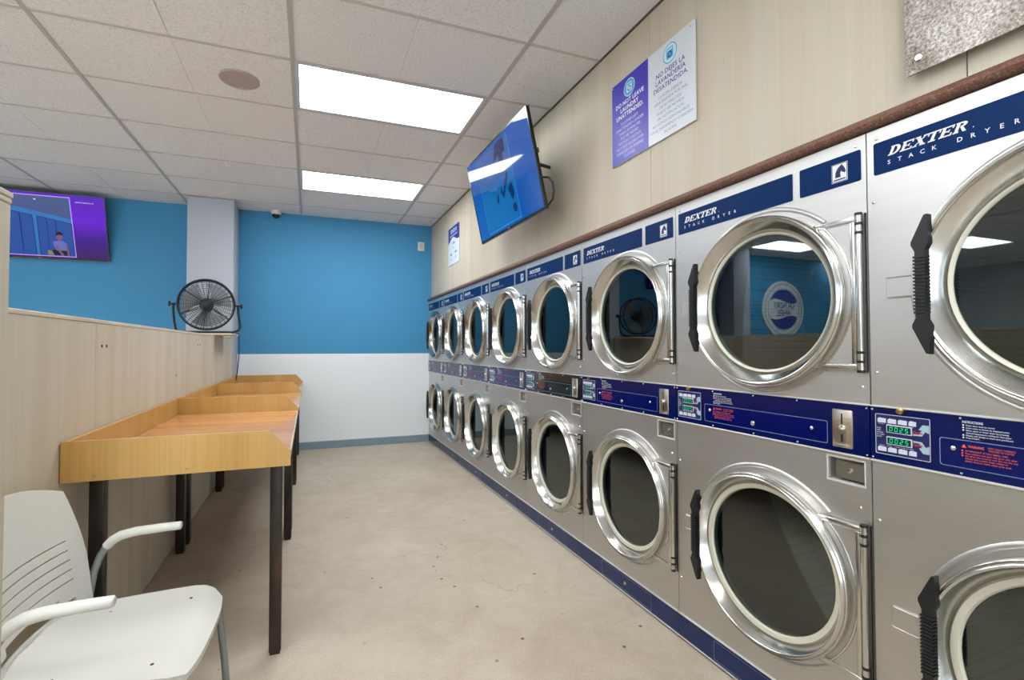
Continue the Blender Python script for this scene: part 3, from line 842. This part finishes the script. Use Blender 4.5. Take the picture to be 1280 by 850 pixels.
# ------------------------------------------------------------------ white armchair, facing the dryers
def make_chair():
    YC = 1.685
    e = empty('armchair', (-0.468, YC, 0), -0.055); tag(e, 'white plastic armchair with grey metal legs beside the tall plywood end', 'chair')
    # local x forward, y across
    n, k = 14, 14; vs = []; th = 0.016
    def seat_pt(i, j):
        s, t = i/n, j/k*2-1
        x = -0.235+0.422*s
        half = 0.205+0.045*math.sin(min(1, s*1.15)*PI/2)
        if s > 0.86: half -= 0.045*((s-0.86)/0.14)**2
        x += 0.014*s*(1-abs(t)**3)
        z = 0.452-0.016*(1-t*t)*math.sin(PI*min(1, s*1.1))-0.030*max(0, (s-0.80)/0.20)**2 + 0.006*abs(t)**4
        if s < 0.12: z += 0.02*((0.12-s)/0.12)**2
        return x, t*half, z
    top = [seat_pt(i, j) for i in range(n+1) for j in range(k+1)]
    bot = [(x, y*0.985, z-th) for x, y, z in top]
    N1 = len(top); fs = []
    for i in range(n):
        for j in range(k):
            a, b_, c_, d_ = i*(k+1)+j, i*(k+1)+j+1, (i+1)*(k+1)+j+1, (i+1)*(k+1)+j
            fs += [(a, b_, c_, d_), (N1+d_, N1+c_, N1+b_, N1+a)]
    rim = [i*(k+1) for i in range(n+1)] + [n*(k+1)+j for j in range(1, k+1)] + [i*(k+1)+k for i in range(n-1, -1, -1)] + [j for j in range(k-1, 0, -1)]
    for a, b_ in zip(rim, rim[1:]+rim[:1]): fs.append((a, b_, N1+b_, N1+a))
    seat = MB().add(top+bot, fs).build('seat', 'chair_white', e, 60)
    for u, v in ((-0.12, 0.165), (0.10, 0.175), (-0.12, -0.165), (0.10, -0.175)):
        i, j = (u+0.235)/0.422*n, (v/0.24+1)/2*k; z = seat_pt(i, j)[2]
        MB().lathe([(0.0003, 0.0016), (0.004, 0.0012), (0.005, 0)], (u, v, z), 'z', 8).build('screw', 'hole_dark', seat)
    # backrest: a sheet with curved slots, leaning back
    def back_xyz(t, z):
        f = (z-0.47)/0.40
        return (-0.196-0.058*f-0.010*f*f-0.042*(1-(t/0.25)**2), t, z)
    def halfw(z):
        f = (z-0.47)/0.40
        return 0.246-0.052*max(0, f-0.34)**1.6/0.52-0.012*max(0, 0.3-f)
    def topz(t): return 0.872-0.048*(abs(t)/0.2)**2
    slot_z = [0.556, 0.586, 0.616, 0.646, 0.676]
    zr = [0.462, 0.480, 0.500, 0.520, 0.536]
    for z in slot_z: zr += [z-0.010, z-0.0018, z+0.0018, z+0.010]
    zr += [0.70, 0.73, 0.76, 0.79, 0.82, 0.85, 0.872]
    tr_ = [-1, -0.97, -0.92, -0.84, -0.76] + [-0.70+0.1*i for i in range(15)] + [0.76, 0.84, 0.92, 0.97, 1]
    bm = bmesh.new(); grid = {}
    def zz_(t, z):     # rows above the slots fan out to the crowned top edge
        if z <= 0.69: return z
        return 0.69+(z-0.69)/(0.872-0.69)*(topz(t*0.2)-0.69)
    for j, z in enumerate(zr):
        for i, t in enumerate(tr_):
            q = zz_(t, z); grid[(i, j)] = bm.verts.new(back_xyz(t*halfw(q), q))
    def hole(i, j):
        t = (tr_[i]+tr_[i+1])/2; z = (zr[j]+zr[j+1])/2
        if abs(t) < 0.76 and min(abs(z-v) for v in slot_z) < 0.001: return True
        return z < 0.52 and z > 0.48 and abs(t) < (0.76 if z < 0.50 else 0.52)
    for j in range(len(zr)-1):
        for i in range(len(tr_)-1):
            if not hole(i, j): bm.faces.new([grid[(i, j)], grid[(i+1, j)], grid[(i+1, j+1)], grid[(i, j+1)]])
    loose = [v for v in bm.verts if not v.link_faces]
    bmesh.ops.delete(bm, geom=loose, context='VERTS')
    r = bmesh.ops.solidify(bm, geom=bm.faces[:], thickness=0.010)
    bmesh.ops.recalc_face_normals(bm, faces=bm.faces[:])
    me = bpy.data.meshes.new('backrest'); bm.to_mesh(me); bm.free(); me.materials.append(MATS['chair_white'])
    me.polygons.foreach_set('use_smooth', [True]*len(me.polygons)); me.set_sharp_from_angle(angle=math.radians(50))
    o = bpy.data.objects.new('backrest', me); COL.objects.link(o); o.parent = e
    # arms: plastic pad over a bent tube that runs down into the rear leg
    for s in (1, -1):
        y = 0.262*s
        pad = [(0.047, y, 0.665), (0.043, y, 0.665), (-0.02, y, 0.663), (-0.09, y, 0.659), (-0.13, y, 0.651), (-0.155, y, 0.637), (-0.170, y, 0.620)]
        q = MB().tube(pad, [0.0105, 0.0135, 0.0145, 0.015, 0.0155, 0.015, 0.0145], 12)
        q.v = [(a, y+(b_-y)*1.25, c_) for a, b_, c_ in q.v]
        q.build('armrest', 'chair_white', e, 50)
        MB().tube([(-0.165, y, 0.628), (-0.188, y, 0.590), (-0.204, y*0.99, 0.54), (-0.214, y*0.985, 0.47), (-0.218, y*0.98, 0.40), (-0.255, y*0.98, 0.20), (-0.295, y*0.98, 0.012)], 0.0115, 12).build('rear_leg', 'chair_metal', e, 50)
        yl = 0.228*s
        MB().tube([(-0.217, y*0.98, 0.415), (-0.10, yl, 0.418), (0.10, yl, 0.416), (0.155, yl, 0.405), (0.172, yl, 0.375), (0.19, yl*1.01, 0.20), (0.205, yl*1.02, 0.012)], 0.0115, 12).build('front_leg', 'chair_metal', e, 50)
        for xx, yy in ((-0.295, y*0.98), (0.205, yl*1.02)):
            MB().lathe([(0.0003, 0), (0.016, 0), (0.016, 0.02), (0.012, 0.024)], (xx, yy, 0), 'z', 14).build('foot', 'plastic_white', e)
    MB().tube([(0.0, -0.228, 0.417), (0.0, 0.228, 0.417)], 0.010, 10).tube([(-0.16, -0.24, 0.417), (-0.16, 0.24, 0.417)], 0.010, 10).build('cross_bar', 'chair_metal', e)
    return e
make_chair()

# ------------------------------------------------------------------ fan on its little shelf
sh = empty('fan_shelf', (-0.93, 5.18, 1.3925)); tag(sh, 'thin wooden board on top of the partition carrying the black fan', 'shelf')
MB().bbox(-0.27, 0.272, -0.26, 0.24, 0, 0.016, 0.002, 1).build('board', 'plywood_partition', sh)

FC = Vector((-0.905, 5.18, 1.680))
fa = empty('drum_fan', (FC.x, FC.y, 1.409), math.atan2(-FC.x, FC.y)*1.0); tag(fa, 'black wire cage fan standing on partition in front of grey column', 'fan')
fz = FC.z-1.409
RF = 0.232
def ringpts(r, y, n=48): return [(r*math.cos(2*PI*i/n), y, fz+r*math.sin(2*PI*i/n)) for i in range(n)]
MB().tube(ringpts(RF, -0.06), 0.0085, 8, True).tube(ringpts(RF, 0.04), 0.0085, 8, True).build('rim', 'fan_black', fa, 60)
for y0, dep, nm in ((-0.06, -0.035, 'front_grille'), (0.04, 0.045, 'rear_grille')):
    q = MB()
    def yy(r): return y0+dep*(1-(r/RF)**2)
    for r in [0.06+0.0175*i for i in range(10)]: q.tube(ringpts(r, yy(r), 40), 0.0014, 5, True)
    for i in range(32):
        t = 2*PI*i/32
        q.tube([(r*math.cos(t), yy(r), fz+r*math.sin(t)) for r in (0.04, 0.09, 0.14, 0.19, RF)], 0.0016, 5)
    for i in range(6):
        t = 2*PI*(i+0.4)/6
        q.tube([(r*math.cos(t), yy(r)+0.002, fz+r*math.sin(t)) for r in (0.04, 0.14, RF)], 0.0036, 6)
    q.build(nm, 'fan_black', fa, 60)
MB().lathe([(0.0003, -0.102), (0.030, -0.101), (0.040, -0.096), (0.042, -0.088), (0.0003, -0.086)], (0, 0, fz), 'y', 28).build('badge', 'fan_black', fa)
MB().lathe([(0.0003, -0.05), (0.05, -0.045), (0.062, -0.02), (0.062, 0.09), (0.04, 0.11), (0.0003, 0.11)], (0, 0, fz), 'y', 28).build('motor', 'fan_hub', fa)
for b_ in range(3):
    a0 = 2*PI*b_/3+0.5; q = MB(); n1, n2 = 8, 8; vs = []
    for i in range(n1+1):
        r = 0.05+0.155*i/n1
        for j in range(n2+1):
            s_ = j/n2; wd = 0.55+0.45*i/n1
            a = a0+(s_-0.5)*wd*1.75+0.25*(i/n1)
            vs.append((r*math.cos(a), -0.03+0.055*s_+0.006*math.sin(PI*s_), fz+r*math.sin(a)))
    m_ = len(vs); vs += [(x, y+0.0025, z) for x, y, z in vs]; fs = []
    for i in range(n1):
        for j in range(n2):
            a, b2, c_, d_ = i*(n2+1)+j, i*(n2+1)+j+1, (i+1)*(n2+1)+j+1, (i+1)*(n2+1)+j
            fs += [(a, b2, c_, d_), (m_+d_, m_+c_, m_+b2, m_+a)]
    q.add(vs, fs).build('blade', 'fan_blade', fa, 60)
q = MB()
st = [(-0.262, 0.0, fz-0.005), (-0.262, 0.0, fz-0.06), (-0.255, 0.03, fz-0.16), (-0.24, 0.07, 0.03), (-0.21, 0.085, 0.012), (0.0, 0.09, 0.011), (0.21, 0.085, 0.012), (0.262, 0.02, 0.03)]
q.tube([(-0.262, -0.01, fz+0.006), (-0.262, -0.012, fz-0.06), (-0.252, -0.05, fz-0.16), (-0.238, -0.09, 0.04), (-0.215, -0.10, 0.0125), (0.0, -0.105, 0.0125), (0.215, -0.10, 0.0125), (0.262, -0.095, 0.03), (0.280, -0.085, 0.06), (0.278, -0.05, fz-0.16), (0.264, -0.012, fz-0.06), (0.262, -0.01, fz+0.006)], 0.0105, 10)
q.tube([(-0.20, -0.10, 0.0125), (-0.19, 0.10, 0.0125), (0.19, 0.10, 0.0125), (0.20, -0.10, 0.0125)], 0.0100, 10)
q.build('stand', 'fan_black', fa, 60)
for s_ in (-1, 1):
    MB().tube([(s_*0.222, -0.01, fz), (s_*0.285, -0.01, fz)], 0.009, 10).lathe([(0.0003, s_*0.01), (0.024, s_*0.008), (0.024, -s_*0.008), (0.0003, -s_*0.01)], (s_*0.292, -0.01, fz), 'x', 12).build('tilt_knob', 'fan_black', fa, 50)
cd = empty('power_cord', (-0.6515, 5.33, 0.96)); tag(cd, 'thin dark fan power cord hanging down from the fan shelf to table', 'cord')
MB().tube([(-0.02, -0.05, 0.462), (-0.004, -0.02, 0.462), (0.004, 0, 0.452), (0.006, 0.0, 0.40), (0.007, 0.0, 0.25), (-0.004, 0.01, 0.12), (-0.02, 0.02, -0.004)], 0.0045, 8).build('cable', 'fan_black', cd, 60)

# ------------------------------------------------------------------ televisions
def make_tv(name, loc, rz, tilt, w_, h, label, mats, painter, mount):
    e = empty(name, loc, rz, tilt); tag(e, label, 'television')
    q = MB().bbox(-w_/2, w_/2, 0, 0.022, -h/2, h/2, 0.003, 2)
    q.bbox(-w_/2+0.10, w_/2-0.10, 0.0225, 0.055, -h/2+0.02, h/2-0.16, 0.008, 2).build('housing', 'tv_black', e)
    b_ = 0.010
    fr = MB()
    for a in ((-w_/2, w_/2, -h/2, -h/2+0.016), (-w_/2, w_/2, h/2-b_, h/2), (-w_/2, -w_/2+b_, -h/2+0.016, h/2-b_), (w_/2-b_, w_/2, -h/2+0.016, h/2-b_)):
        fr.box(a[0], a[1], -0.003, -0.0002, a[2], a[3])
    fr.build('bezel', 'tv_black', e, 0)
    MB().box(-w_/2, w_/2, -0.001, 0.02, -h/2-0.003, -h/2-0.0002).build('bottom_strip', 'tv_grey', e, 0)
    s_ = MB(); painter(s_, w_/2-b_, h/2-b_); s_.build('screen', mats, e, 0, rec=False)
    MB().bbox(-0.018, 0.018, -0.0042, -0.0031, -h/2+0.004, -h/2+0.012, 0.0005, 1).build('badge', 'tv_grey', e)
    m_ = MB(); mount(m_); m_.build('wall_mount', 'dark_metal', e, 40)
    return e

screen('px_purple', (96, 0, 205), 0.9, False); screen('px_violet', (58, 0, 130), 0.7, False); screen('px_lav', (190, 150, 255), 1.0, False)
screen('px_ceil', (74, 92, 150), 0.8, False); screen('px_wall', (42, 118, 190), 0.9, False); screen('px_door', (34, 84, 172), 0.8, False)
screen('px_line', (20, 40, 96), 0.7, False); screen('px_skin', (134, 92, 128), 0.8, False); screen('px_shirt', (112, 116, 196), 0.8, False)
screen('px_dark', (14, 16, 40), 0.6, False); screen('px_text', (236, 224, 255), 1.0, False); screen('px_bag', (150, 140, 90), 0.8, False)
screen('px_blue', (0, 92, 188), 0.8); screen('px_blue2', (8, 108, 184), 0.85); screen('px_blue3', (70, 160, 220), 0.9); screen('px_navy', (10, 44, 106), 0.7)
screen('px_grey', (56, 104, 178), 0.8)

m = MATS['px_purple']; nt, N, L, b = nodes(m)
se = N.new('ShaderNodeSeparateXYZ'); tcx = N.new('ShaderNodeTexCoord'); L.new(tcx.outputs['Object'], se.inputs[0])
mr = N.new('ShaderNodeMapRange'); mr.inputs[1].default_value = -0.33; mr.inputs[2].default_value = 0.33; L.new(se.outputs[2], mr.inputs[0])
L.new(ramp(m, mr.outputs[0], [(0.0, (58, 26, 96)), (0.3, (62, 6, 140)), (0.6, (104, 0, 215)), (1.0, (88, 0, 190))]), b.inputs['Emission Color'])
def paint_left(s, X_, Z_):
    M_ = ['px_purple', 'px_violet', 'px_lav', 'px_ceil', 'px_wall', 'px_door', 'px_line', 'px_skin', 'px_shirt', 'px_dark', 'px_text', 'px_bag']
    def P(mi, poly, l=0): s.cur = M_.index(mi); s.face(poly, -0.0004-0.0003*l)
    P('px_purple', [(-X_, -Z_), (X_, -Z_), (X_, Z_), (-X_, Z_)])
    P('px_lav', [(-X_, -0.317), (0.318, -0.317), (0.306, 0.312), (-X_, 0.312)], 1)
    P('px_wall', [(-X_, -0.308), (0.309, -0.308), (0.298, 0.303), (-X_, 0.303)], 2)
    P('px_ceil', [(-X_, 0.23), (-0.22, 0.195), (0.302, 0.085), (0.298, 0.303), (-X_, 0.303)], 3)
    for a, b_, t0, t1 in ((-0.26, -0.135, 0.142, 0.12), (-0.125, -0.03, 0.118, 0.10), (0.015, 0.085, 0.095, 0.08), (0.092, 0.16, 0.078, 0.064), (0.168, 0.298, 0.062, 0.034)):
        P('px_line', [(a-0.006, -0.308), (b_+0.012, -0.308), (b_+0.006, t1+0.006), (a-0.006, t0+0.006)], 3)
        P('px_door', [(a, -0.308), (b_+0.006, -0.308), (b_, t1), (a, t0)], 4)
    P('px_line', [(-X_, -0.308), (-0.30, -0.308), (-0.30, 0.15), (-X_, 0.20)], 3)
    P('px_door', [(-X_, -0.308), (-0.308, -0.308), (-0.308, 0.143), (-X_, 0.19)], 4)
    # kneeling figure
    P('px_bag', [(0.075, -0.30), (0.125, -0.30), (0.11, -0.255), (0.075, -0.25)], 5)
    P('px_dark', [(0.11, -0.26), (0.14, -0.235), (0.26, -0.25), (0.27, -0.30), (0.13, -0.30)], 5)
    P('px_shirt', [(0.125, -0.16), (0.17, -0.145), (0.215, -0.15), (0.245, -0.18), (0.235, -0.25), (0.15, -0.25), (0.13, -0.21)], 6)
    P('px_skin', [(0.135, -0.20), (0.155, -0.205), (0.215, -0.30), (0.19, -0.305)], 7)
    P('px_skin', [(0.235, -0.18), (0.248, -0.19), (0.262, -0.30), (0.24, -0.30)], 7)
    P('px_skin', [(0.185+0.028*math.cos(t), -0.105+0.040*math.sin(t)) for t in [2*PI*i/14 for i in range(14)]], 7)
    P('px_dark', [(0.155, -0.10), (0.158, -0.065), (0.185, -0.050), (0.215, -0.062), (0.217, -0.095), (0.205, -0.085), (0.170, -0.085)], 8)
    s.cur = M_.index('px_text'); text(s, 'atmosphere.tv', 0.35, 0.262, -0.0012, width=0.16, height=0.014)
    P('px_text', [(0.0, 0.262), (0.018, 0.262), (0.018, 0.272), (0.0, 0.272)], 4)
def wall_mount_left(m_):
    m_.bbox(-0.25, -0.22, 0.056, 0.075, -0.2, 0.2, 0.002, 1).bbox(0.22, 0.25, 0.056, 0.075, -0.2, 0.2, 0.002, 1).bbox(-0.28, 0.28, 0.075, 0.10, -0.05, 0.05, 0.002, 1)
make_tv('wall_television', (-2.067-0.6135, 6.352, 2.56), 0, 0.265, 1.227, 0.69,
        'television on the blue wall showing a kneeling man beside purple', ['px_purple', 'px_violet', 'px_lav', 'px_ceil', 'px_wall', 'px_door', 'px_line', 'px_skin', 'px_shirt', 'px_dark', 'px_text', 'px_bag'], paint_left, wall_mount_left)

def paint_right(s, X_, Z_):
    M_ = ['px_blue', 'px_blue2', 'px_blue3', 'px_navy', 'px_grey']
    def P(mi, poly, l=0): s.cur = M_.index(mi); s.face(poly, -0.0004-0.0003*l)
    P('px_blue', [(-X_, -Z_), (X_, -Z_), (X_, Z_), (-X_, Z_)])
    P('px_blue3', [(-0.36, -0.285), (0.225, -0.285), (0.225, 0.285), (-0.36, 0.285)], 1)
    P('px_blue2', [(-0.355, -0.280), (0.220, -0.280), (0.220, 0.285), (-0.355, 0.285)], 2)
    P('px_grey', [(-0.355, 0.285), (-0.355, 0.08), (0.0, 0.03), (0.22, 0.07), (0.22, 0.285)], 3)
    P('px_navy', [(0.02, 0.285), (0.17, 0.285), (0.16, 0.18), (0.12, 0.20), (0.11, 0.10), (0.07, 0.16), (0.04, 0.14), (0.05, 0.20), (-0.05, 0.17)], 4)
    P('px_navy', [(-0.02, -0.05), (0.02, -0.10), (0.13, 0.02), (0.14, 0.08), (0.02, -0.06), (0.0, 0.0)], 4)
    P('px_navy', [(0.10, -0.06), (0.17, -0.02), (0.19, -0.11), (0.15, -0.15)], 4)
    P('px_navy', [(0.16+0.032*math.cos(t), -0.20+0.032*math.sin(t)) for t in [2*PI*i/12 for i in range(12)]], 4)
    P('px_navy', [(-0.10, -0.06), (-0.06, -0.04), (-0.07, -0.10), (-0.10, -0.11)], 4)
def wall_mount_right(m_):
    m_.bbox(-0.22, -0.19, 0.056, 0.07, -0.19, 0.15, 0.002, 1).bbox(0.19, 0.22, 0.056, 0.07, -0.19, 0.15, 0.002, 1)
    for s_ in (-1, 1):
        m_.tube([(s_*0.205, 0.068, 0.12), (s_*0.205, 0.305, 0.03)], 0.012, 8).tube([(s_*0.205, 0.068, -0.10), (s_*0.205, 0.175, -0.06)], 0.012, 8)
tvr = make_tv('wall_television', (1.288, 3.200, 2.446), -1.550, 0.215, 1.100, 0.636, 'tilted television showing blue picture on plywood wall above the dryers',
        ['px_blue', 'px_blue2', 'px_blue3', 'px_navy', 'px_grey'], paint_right, wall_mount_right)
MB().bbox(0.535, 0.549, 0.023, 0.034, 0.03, 0.06, 0.002, 1).build('side_button', 'tv_black', tvr)
MB().tube([(0.45, 0.03, -0.10), (0.50, 0.045, -0.11), (0.552, 0.06, -0.13), (0.572, 0.07, -0.17), (0.570, 0.068, -0.22), (0.552, 0.06, -0.265), (0.50, 0.05, -0.29), (0.42, 0.05, -0.28)], 0.006, 8).build('signal_cable', 'tv_black', tvr, 60)

# ------------------------------------------------------------------ signs on the plywood wall (local x = right as read, y = into wall)
def badge(q, u, z, r, y, inks):
    c0, c1, c2 = inks
    q.cur = c0; q.disc((u, z), r, 36, y=y)
    q.cur = c1; q.disc((u, z), r*0.90, 36, y=y-0.0002)
    q.cur = c0; q.face(rrect(u-r*0.48, u+r*0.48, z-r*0.52, z+r*0.56, r*0.12), y-0.0004)
    q.cur = c1; q.face([(u-r*0.40, z+r*0.28), (u+r*0.40, z+r*0.28), (u+r*0.40, z+r*0.44), (u-r*0.40, z+r*0.44)], y-0.0006)
    q.cur = c2; q.disc((u, z-r*0.12), r*0.31, 20, y=y-0.0006)
    q.cur = c0; q.disc((u, z-r*0.12), r*0.20, 20, y=y-0.0008)
    q.cur = c1; q.face([(u-r*0.5, z-r*0.70), (u+r*0.5, z-r*0.70), (u+r*0.42, z-r*0.60), (u-r*0.42, z-r*0.60)], y-0.0006)

sg = empty('notice_board', (WX-0.004, 1.9375, 2.49), -PI/2); tag(sg, 'purple and white bilingual notice about unattended laundry on plywood wall', 'sign')
zb, zt = -0.224, 0.224
MB().bbox(-0.303, 0.309, -0.006, 0, zb, zt, 0.001, 1).build('backing', 'plastic_white', sg)
pe = MB().box(-0.302, -0.001, -0.0072, -0.0061, zb+0.001, zt-0.001).build('purple_half', 'sign_purple', sg, 0)
ps = MB().box(0.0, 0.308, -0.0072, -0.0061, zb+0.001, zt-0.001).build('white_half', 'sign_white', sg, 0)
q = MB(); badge(q, -0.150, 0.155, 0.046, -0.0075, (0, 1, 2)); q.build('badge', ['sign_pale', 'sign_cyan', 'sign_navy'], pe, 0, rec=False)
q = MB()
for i, t_ in enumerate(('DO NOT LEAVE', 'LAUNDRY', 'UNATTENDED.')): text(q, t_, -0.150, 0.080-0.033*i, -0.0076, height=0.0225, align='CENTER', bold=0.022, spacing=1.04)
q.build('heading', 'logo_white', pe, 0, rec=False)
q = MB()
for i, t_ in enumerate(('CLOTHES LEFT', 'UNATTENDED LONGER', 'THAN 30 MINUTES', 'MAY BE MOVED', 'WITHOUT NOTICE.', 'NOT RESPONSIBLE FOR', 'DAMAGED OR MISSING', 'CLOTHES.')):
    text(q, t_, -0.150, -0.023-0.0255*i, -0.0076, height=0.0148, align='CENTER')
q.build('lettering', 'sign_lilac', pe, 0, rec=False)
q = MB(); badge(q, 0.154, 0.160, 0.046, -0.0075, (0, 1, 2)); q.build('badge', ['sign_cyan', 'sign_pale', 'sign_navy'], ps, 0, rec=False)
q = MB()
for i, t_ in enumerate(('NO DEJES LA', 'LAVANDERÍA', 'DESATENDIDA.')): text(q, t_, 0.154, 0.080-0.033*i, -0.0076, height=0.0225, align='CENTER', bold=0.012, spacing=1.04)
q.build('heading', 'sign_navy', ps, 0, rec=False)
q = MB()
for i, t_ in enumerate(('LA ROPA DEJADA', 'DESATENDIDA POR MÁS', 'DE 30 MINUTOS', 'PUEDE SER MOVIDA', 'SIN NOTIFICACIÓN.', 'NO SOMOS RESPONSABLES', 'POR EL DAÑAMIENTO O PERDIDA', 'DE ROPA.')):
    text(q, t_, 0.154, -0.023-0.0255*i, -0.0076, height=0.0140, align='CENTER', width=(0.285 if i == 6 else None))
q.build('lettering', 'sign_grey', ps, 0, rec=False)
for u, z in ((-0.292, 0.212), (0.285, 0.205)): screw(sg, u, z, -0.0073, 0.005)

s2 = empty('poster', (WX-0.003, 5.378, 2.472), -PI/2); tag(s2, 'small white poster with a blue wavy header near the back corner', 'poster')
MB().box(-0.222, 0.222, -0.003, 0, -0.222, 0.222).build('sheet', 'sign_white', s2, 0)
wav = [(-0.22, 0.22), (-0.22, 0.055)] + [(-0.22+0.44*i/12, 0.075+0.028*math.sin(i/12*2*PI-1.0)-0.012*(1-i/12)) for i in range(13)] + [(0.22, 0.22)]
hdr = MB(); hdr.prism(wav, -0.0042, -0.0031); hdr = hdr.build('header', 'sign_navy', s2, 0)
q = MB()
for a, b_, c_, d_ in ((-0.12, -0.04, 0.150, 0.190), (-0.02, 0.05, 0.150, 0.190), (0.07, 0.12, 0.150, 0.190), (-0.15, 0.15, 0.108, 0.124)):
    outline(q, [(b_, d_), (a, d_), (a, c_), (b_, c_)], 0.012 if d_-c_ > 0.02 else 0.005, -0.0046)
q.build('header_marks', 'sign_pale', hdr, 0, rec=False)
for u, z in ((0.0, -0.01), (-0.105, -0.135), (0.09, -0.125)):
    q = MB(); q.cur = 0; q.face(rrect(u-0.035, u+0.035, z-0.055, z+0.02, 0.012), -0.0034); q.cur = 1; q.face(rrect(u-0.045, u+0.045, z+0.022, z+0.05, 0.01), -0.0034)
    q.cur = 2; q.disc((u, z-0.02), 0.018, 14, y=-0.0037)
    q.build('icon', ['sign_pale', 'sign_cyan', 'logo_grey'], s2, 0, rec=False)

gp = empty('metal_plate', (1.545, 0.63, 2.21), -PI/2); tag(gp, 'worn galvanised metal plate bolted to plywood at upper right', 'metal plate')
MB().bbox(-0.205, 0.22, 0.0, 0.004, -0.187, 0.21, 0.001, 1).build('plate', 'galvanised', gp)
for u, z in ((-0.172, -0.148), (0.19, -0.148), (-0.172, 0.175), (0.19, 0.175)):
    MB().lathe([(0.0003, -0.006), (0.008, -0.006), (0.0095, -0.004), (0.0095, -0.0002)], (u, 0, z), 'y', 6).build('bolt', 'chrome', gp, 30)
    MB().cyl((u, 0.0042, z), (u, WX-1.545, z), 0.008, 10).build('standoff', 'dark_metal', gp)

# ------------------------------------------------------------------ round wall logo on the far left of the back wall (seen mirrored in the dryer glass)
lg = empty('wall_sign', (-5.15, YB-0.001, 1.98)); tag(lg, 'round washing drum sign on the blue wall, seen reflected in dryer glass', 'sign')
MB().lathe([(0.0003, -0.02), (0.515, -0.02), (0.525, -0.014), (0.525, 0)], (0, 0, 0), 'y', 64).build('disc', 'logo_white', lg, 30)
q = MB(); q.ring((0, 0), 0.455, 0.475, -0.0205, 64); q.ring((0, 0), 0.385, 0.395, -0.0205, 64)
outline(q, rrect(-0.45, -0.39, -0.14, 0.14, 0.02), 0.012, -0.0210); q.build('ring', 'logo_grey', lg, 0, rec=False)
q = MB()
for sg_ in (1, -1):
    n = 24; R0 = 0.375
    topc = [(R0*math.cos(t), sg_*R0*math.sin(t)) for t in [math.radians(22)+math.radians(136)*i/n for i in range(n+1)]]
    low_ = [(p[0]*0.985, sg_*(0.150+0.040*math.sin(2*PI*i/n))) for i, p in enumerate(topc)]
    for i in range(n): q.face([topc[i], topc[i+1], low_[i+1], low_[i]], -0.0206)
q.build('wave', 'logo_blue', lg, 0, rec=False)
q = MB(); text(q, 'LAUNDRY', 0, 0.015, -0.0207, width=0.52, height=0.115, align='CENTER', bold=0.02); text(q, 'WHEEL', 0, -0.125, -0.0207, width=0.37, height=0.115, align='CENTER', bold=0.02)
q.build('lettering', 'sign_navy', lg, 0, rec=False)
